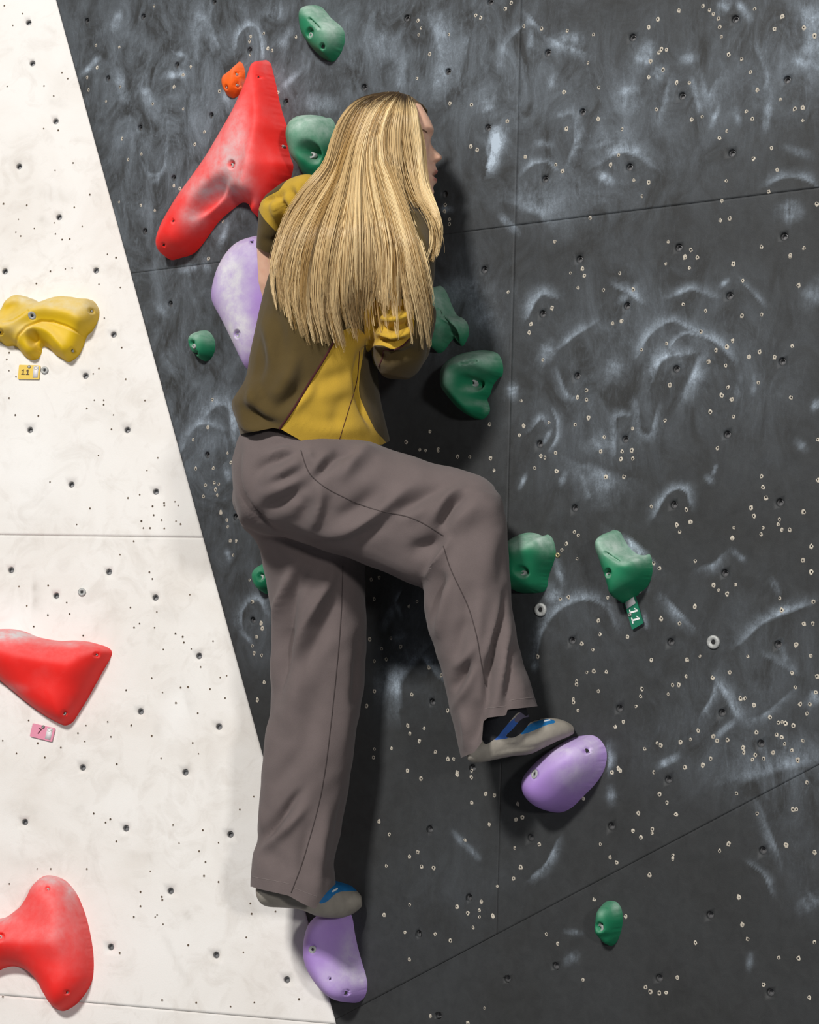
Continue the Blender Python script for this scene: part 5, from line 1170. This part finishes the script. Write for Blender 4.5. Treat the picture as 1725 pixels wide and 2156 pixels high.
def guide_depth(u):
    """depth along guides: lies on head or hoodie, pulled smooth"""
    g = guide(u); Zt = np.empty(g.shape[:2])
    for a in range(len(g)):
        z = ZF.copy()
        for b in range(K):
            d = Vector(P(g[a, b, 0], g[a, b, 1], 1.0) - CAM); loc, n, _, _ = CB.ray_cast(Vector(CAM), d)
            if loc is not None: z[b] = min(depth(np.array(loc)), ZF[b] + 0.06)
            else: z[b] = ZF[b] + 0.03
        for _ in range(6): z[1:-1] = np.minimum(z[1:-1], 0.5 * (z[:-2] + z[2:])) * 0.6 + 0.2 * (z[:-2] + z[2:])
        Zt[a] = z
    return Zt
NT = 60; ut = np.linspace(0, 1, NT); ZTAB = guide_depth(ut)
def strands(nl, per, spread, lift, seed, ulo=0.0, uhi=1.0, tipvar=0.10, stray=0.0, rad=1.0):
    r = np.random.default_rng(seed); C, Rr, Cc = [], [], []
    ul = ulo + (uhi - ulo) * (np.arange(nl) + r.uniform(0, 1, nl)) / nl
    for u0 in ul:
        rooty = r.normal(209, 6) - 6 * u0; le = r.uniform(0, 1); tone = r.normal(0, 1); end = 1 - tipvar * r.uniform(0, 1) ** 1.5; drift = np.clip(r.normal(0, 9.0), -12, 15)
        if 0.70 < u0 < 0.89 and r.uniform() < 0.94: end *= r.uniform(0.40, 0.66)     # thin region beside the face lock shows the sleeve
        if 0.40 < u0 < 0.55 and r.uniform() < 0.6: end *= r.uniform(0.80, 0.92)
        us = np.clip(u0 + r.normal(0, spread / (NG - 1), per), 0, 1)
        g = guide(us); fi = us * (NT - 1); ii = np.clip(fi.astype(int), 0, NT - 2); z = ZTAB[ii] * (1 - (fi - ii))[:, None] + ZTAB[ii + 1] * (fi - ii)[:, None]
        gc = guide(np.array([u0]))[0]
        clump = np.interp(tk, [0, .25, .6, 1], [0.0, .15, .50, .96])[None, :, None]
        g = g * (1 - clump) + gc * clump
        j = np.clip(r.normal(0, 1, (per, 2)), -1.9, 1.9) * 1.5
        wob = np.sin(tk * r.uniform(4, 9) + r.uniform(0, 6)) * r.uniform(0.8, 4.0) * np.clip(tk * 4, 0, 1)
        g = g + (j[:, None, :] * np.interp(tk, [0, .3, .8, 1], [.6, 1.6, 2.4, .8])[None, :, None])
        g[:, :, 0] += (wob + drift * tk ** 1.6)[None, :]
        if stray: g[:, :, 0] += (r.normal(0, stray, per)[:, None] * (tk ** 2)[None, :]) * np.cos(tk * 4 + r.uniform(0, 6, per)[:, None])
        prof = np.hypot(j[:, 0], j[:, 1]) / 3.0
        L = (lift[0] + (lift[1] - lift[0]) * le + 0.006 * np.clip(1 - prof, 0, 1)[:, None] + r.uniform(0, .002, (per, 1))) * np.interp(tk, [0, .12, .5, 1], [.30, .7, 1.0, .7])[None, :]
        te = end * (1 - (0.38 if end < 0.7 else 0.20) * r.uniform(0, 1, per) ** 1.6)
        for a in range(per):
            q = tk * te[a]
            x = np.interp(q, tk, g[a, :, 0]); y = np.interp(q, tk, g[a, :, 1]); zz = np.interp(q, tk, z[a] - L[a])
            C.append(P(x, y, zz))
            Rr.append(rad * np.interp(tk, [0, .05, .7, 1], [.0006, .00088, .00078, .0002]) * r.uniform(.75, 1.2))
            t1 = np.clip(0.52 + 0.30 * tone + r.normal(0, .06), 0, 1)
            blond = np.array([.38, .225, .075]) * (1 - t1) + np.array([.95, .73, .40]) * t1
            root = np.array([.060, .038, .020])
            y0 = rooty + r.normal(0, 5); kk = (np.clip((y - y0) / (30 - 12 * u0), 0, 1) ** 0.8 * (q < .5) + 1.0 * (q >= .5))[:, None]
            Cc.append(root * (1 - kk) + blond * kk)
    return np.array(C), np.array(Rr), np.array(Cc)
def hair_obj(name, C, Rr, Cc, parent):
    n, k = C.shape[:2]
    t = np.gradient(C, axis=1); t /= np.linalg.norm(t, axis=2)[..., None] + 1e-9
    a = np.cross(t, F); a /= np.linalg.norm(a, axis=2)[..., None] + 1e-9; b = np.cross(t, a)
    V = np.stack([C + Rr[..., None] * (math.cos(p_) * a + math.sin(p_) * b) for p_ in (0.5, 2.6, 4.7)], 2).reshape(-1, 3)
    idx = np.arange(n * k * 3).reshape(n, k, 3)
    Fq = np.stack([np.stack([idx[:, :-1, s], idx[:, :-1, (s + 1) % 3], idx[:, 1:, (s + 1) % 3], idx[:, 1:, s]], -1) for s in range(3)], 2).reshape(-1, 4)
    me = fast_mesh(name, V - wloc(parent), Fq, 4); smooth(me)
    at = me.attributes.new('strand', 'FLOAT_COLOR', 'POINT')
    cc = np.repeat(np.concatenate([Cc, np.ones(Cc.shape[:2] + (1,))], -1)[:, :, None, :], 3, 2).astype(np.float32)
    at.data.foreach_set('color', cc.ravel())
    o = link(name, me, parent, None, [MAT['hair']]); return o
s0 = strands(90, 5, .35, (.000, .004), 11, tipvar=.30, rad=4.0)
s1 = strands(105, 74, .50, (.001, .012), 1, tipvar=.34)
s2 = strands(80, 52, .34, (.008, .034), 2, tipvar=.30)
s3 = strands(70, 3, .6, (.018, .034), 3, tipvar=.12, stray=8, rad=.7)
def far_side():
    """hair on the side of the head away from the camera"""
    r = np.random.default_rng(5); C, Rr, Cc = [], [], []
    for i in range(900):
        u = r.uniform(0, 1); front = u * u
        x0 = 830 + 36 * front; lat0 = -r.uniform(0, 10)
        path = np.array([(x0, 199 + 8 * front, lat0), (760 + 135 * front, 222, -48), (738 + 152 * front, 270, -73), (730 + 158 * front, 330, -78), (712 + 165 * front, 390, -78), (690 + 190 * front, 450, -88), (670 + 200 * front, 520, -100)], float)
        path[1:, 0] += r.normal(0, 3); path[1:, 2] -= r.uniform(0, 8)
        q = catmull(path, 6); q = q[np.linspace(0, len(q) - 1, K).astype(int)]
        C.append(headw(q[:, 0], q[:, 1], q[:, 2])); Rr.append(np.interp(tk, [0, .7, 1], [.0011, .0011, .0004]))
        t1 = np.clip(r.normal(.45, .25), 0, 1); bl = np.array([.46, .30, .115]) * (1 - t1) + np.array([.82, .64, .36]) * t1
        kk = np.interp(tk, [0, .25, .5], [0, .15, 1])[:, None]; Cc.append(np.array([.085, .055, .028]) * (1 - kk) + bl * kk)
    return np.array(C), np.array(Rr), np.array(Cc)
s4 = far_side()
C_, R_, K_ = [np.concatenate(v) for v in zip(s0, s1, s2, s3, s4)]
hair = hair_obj('hair', C_, R_, K_, person); hair['label'] = 'long straight blond hair with darker roots'; hair['kind'] = 'stuff'
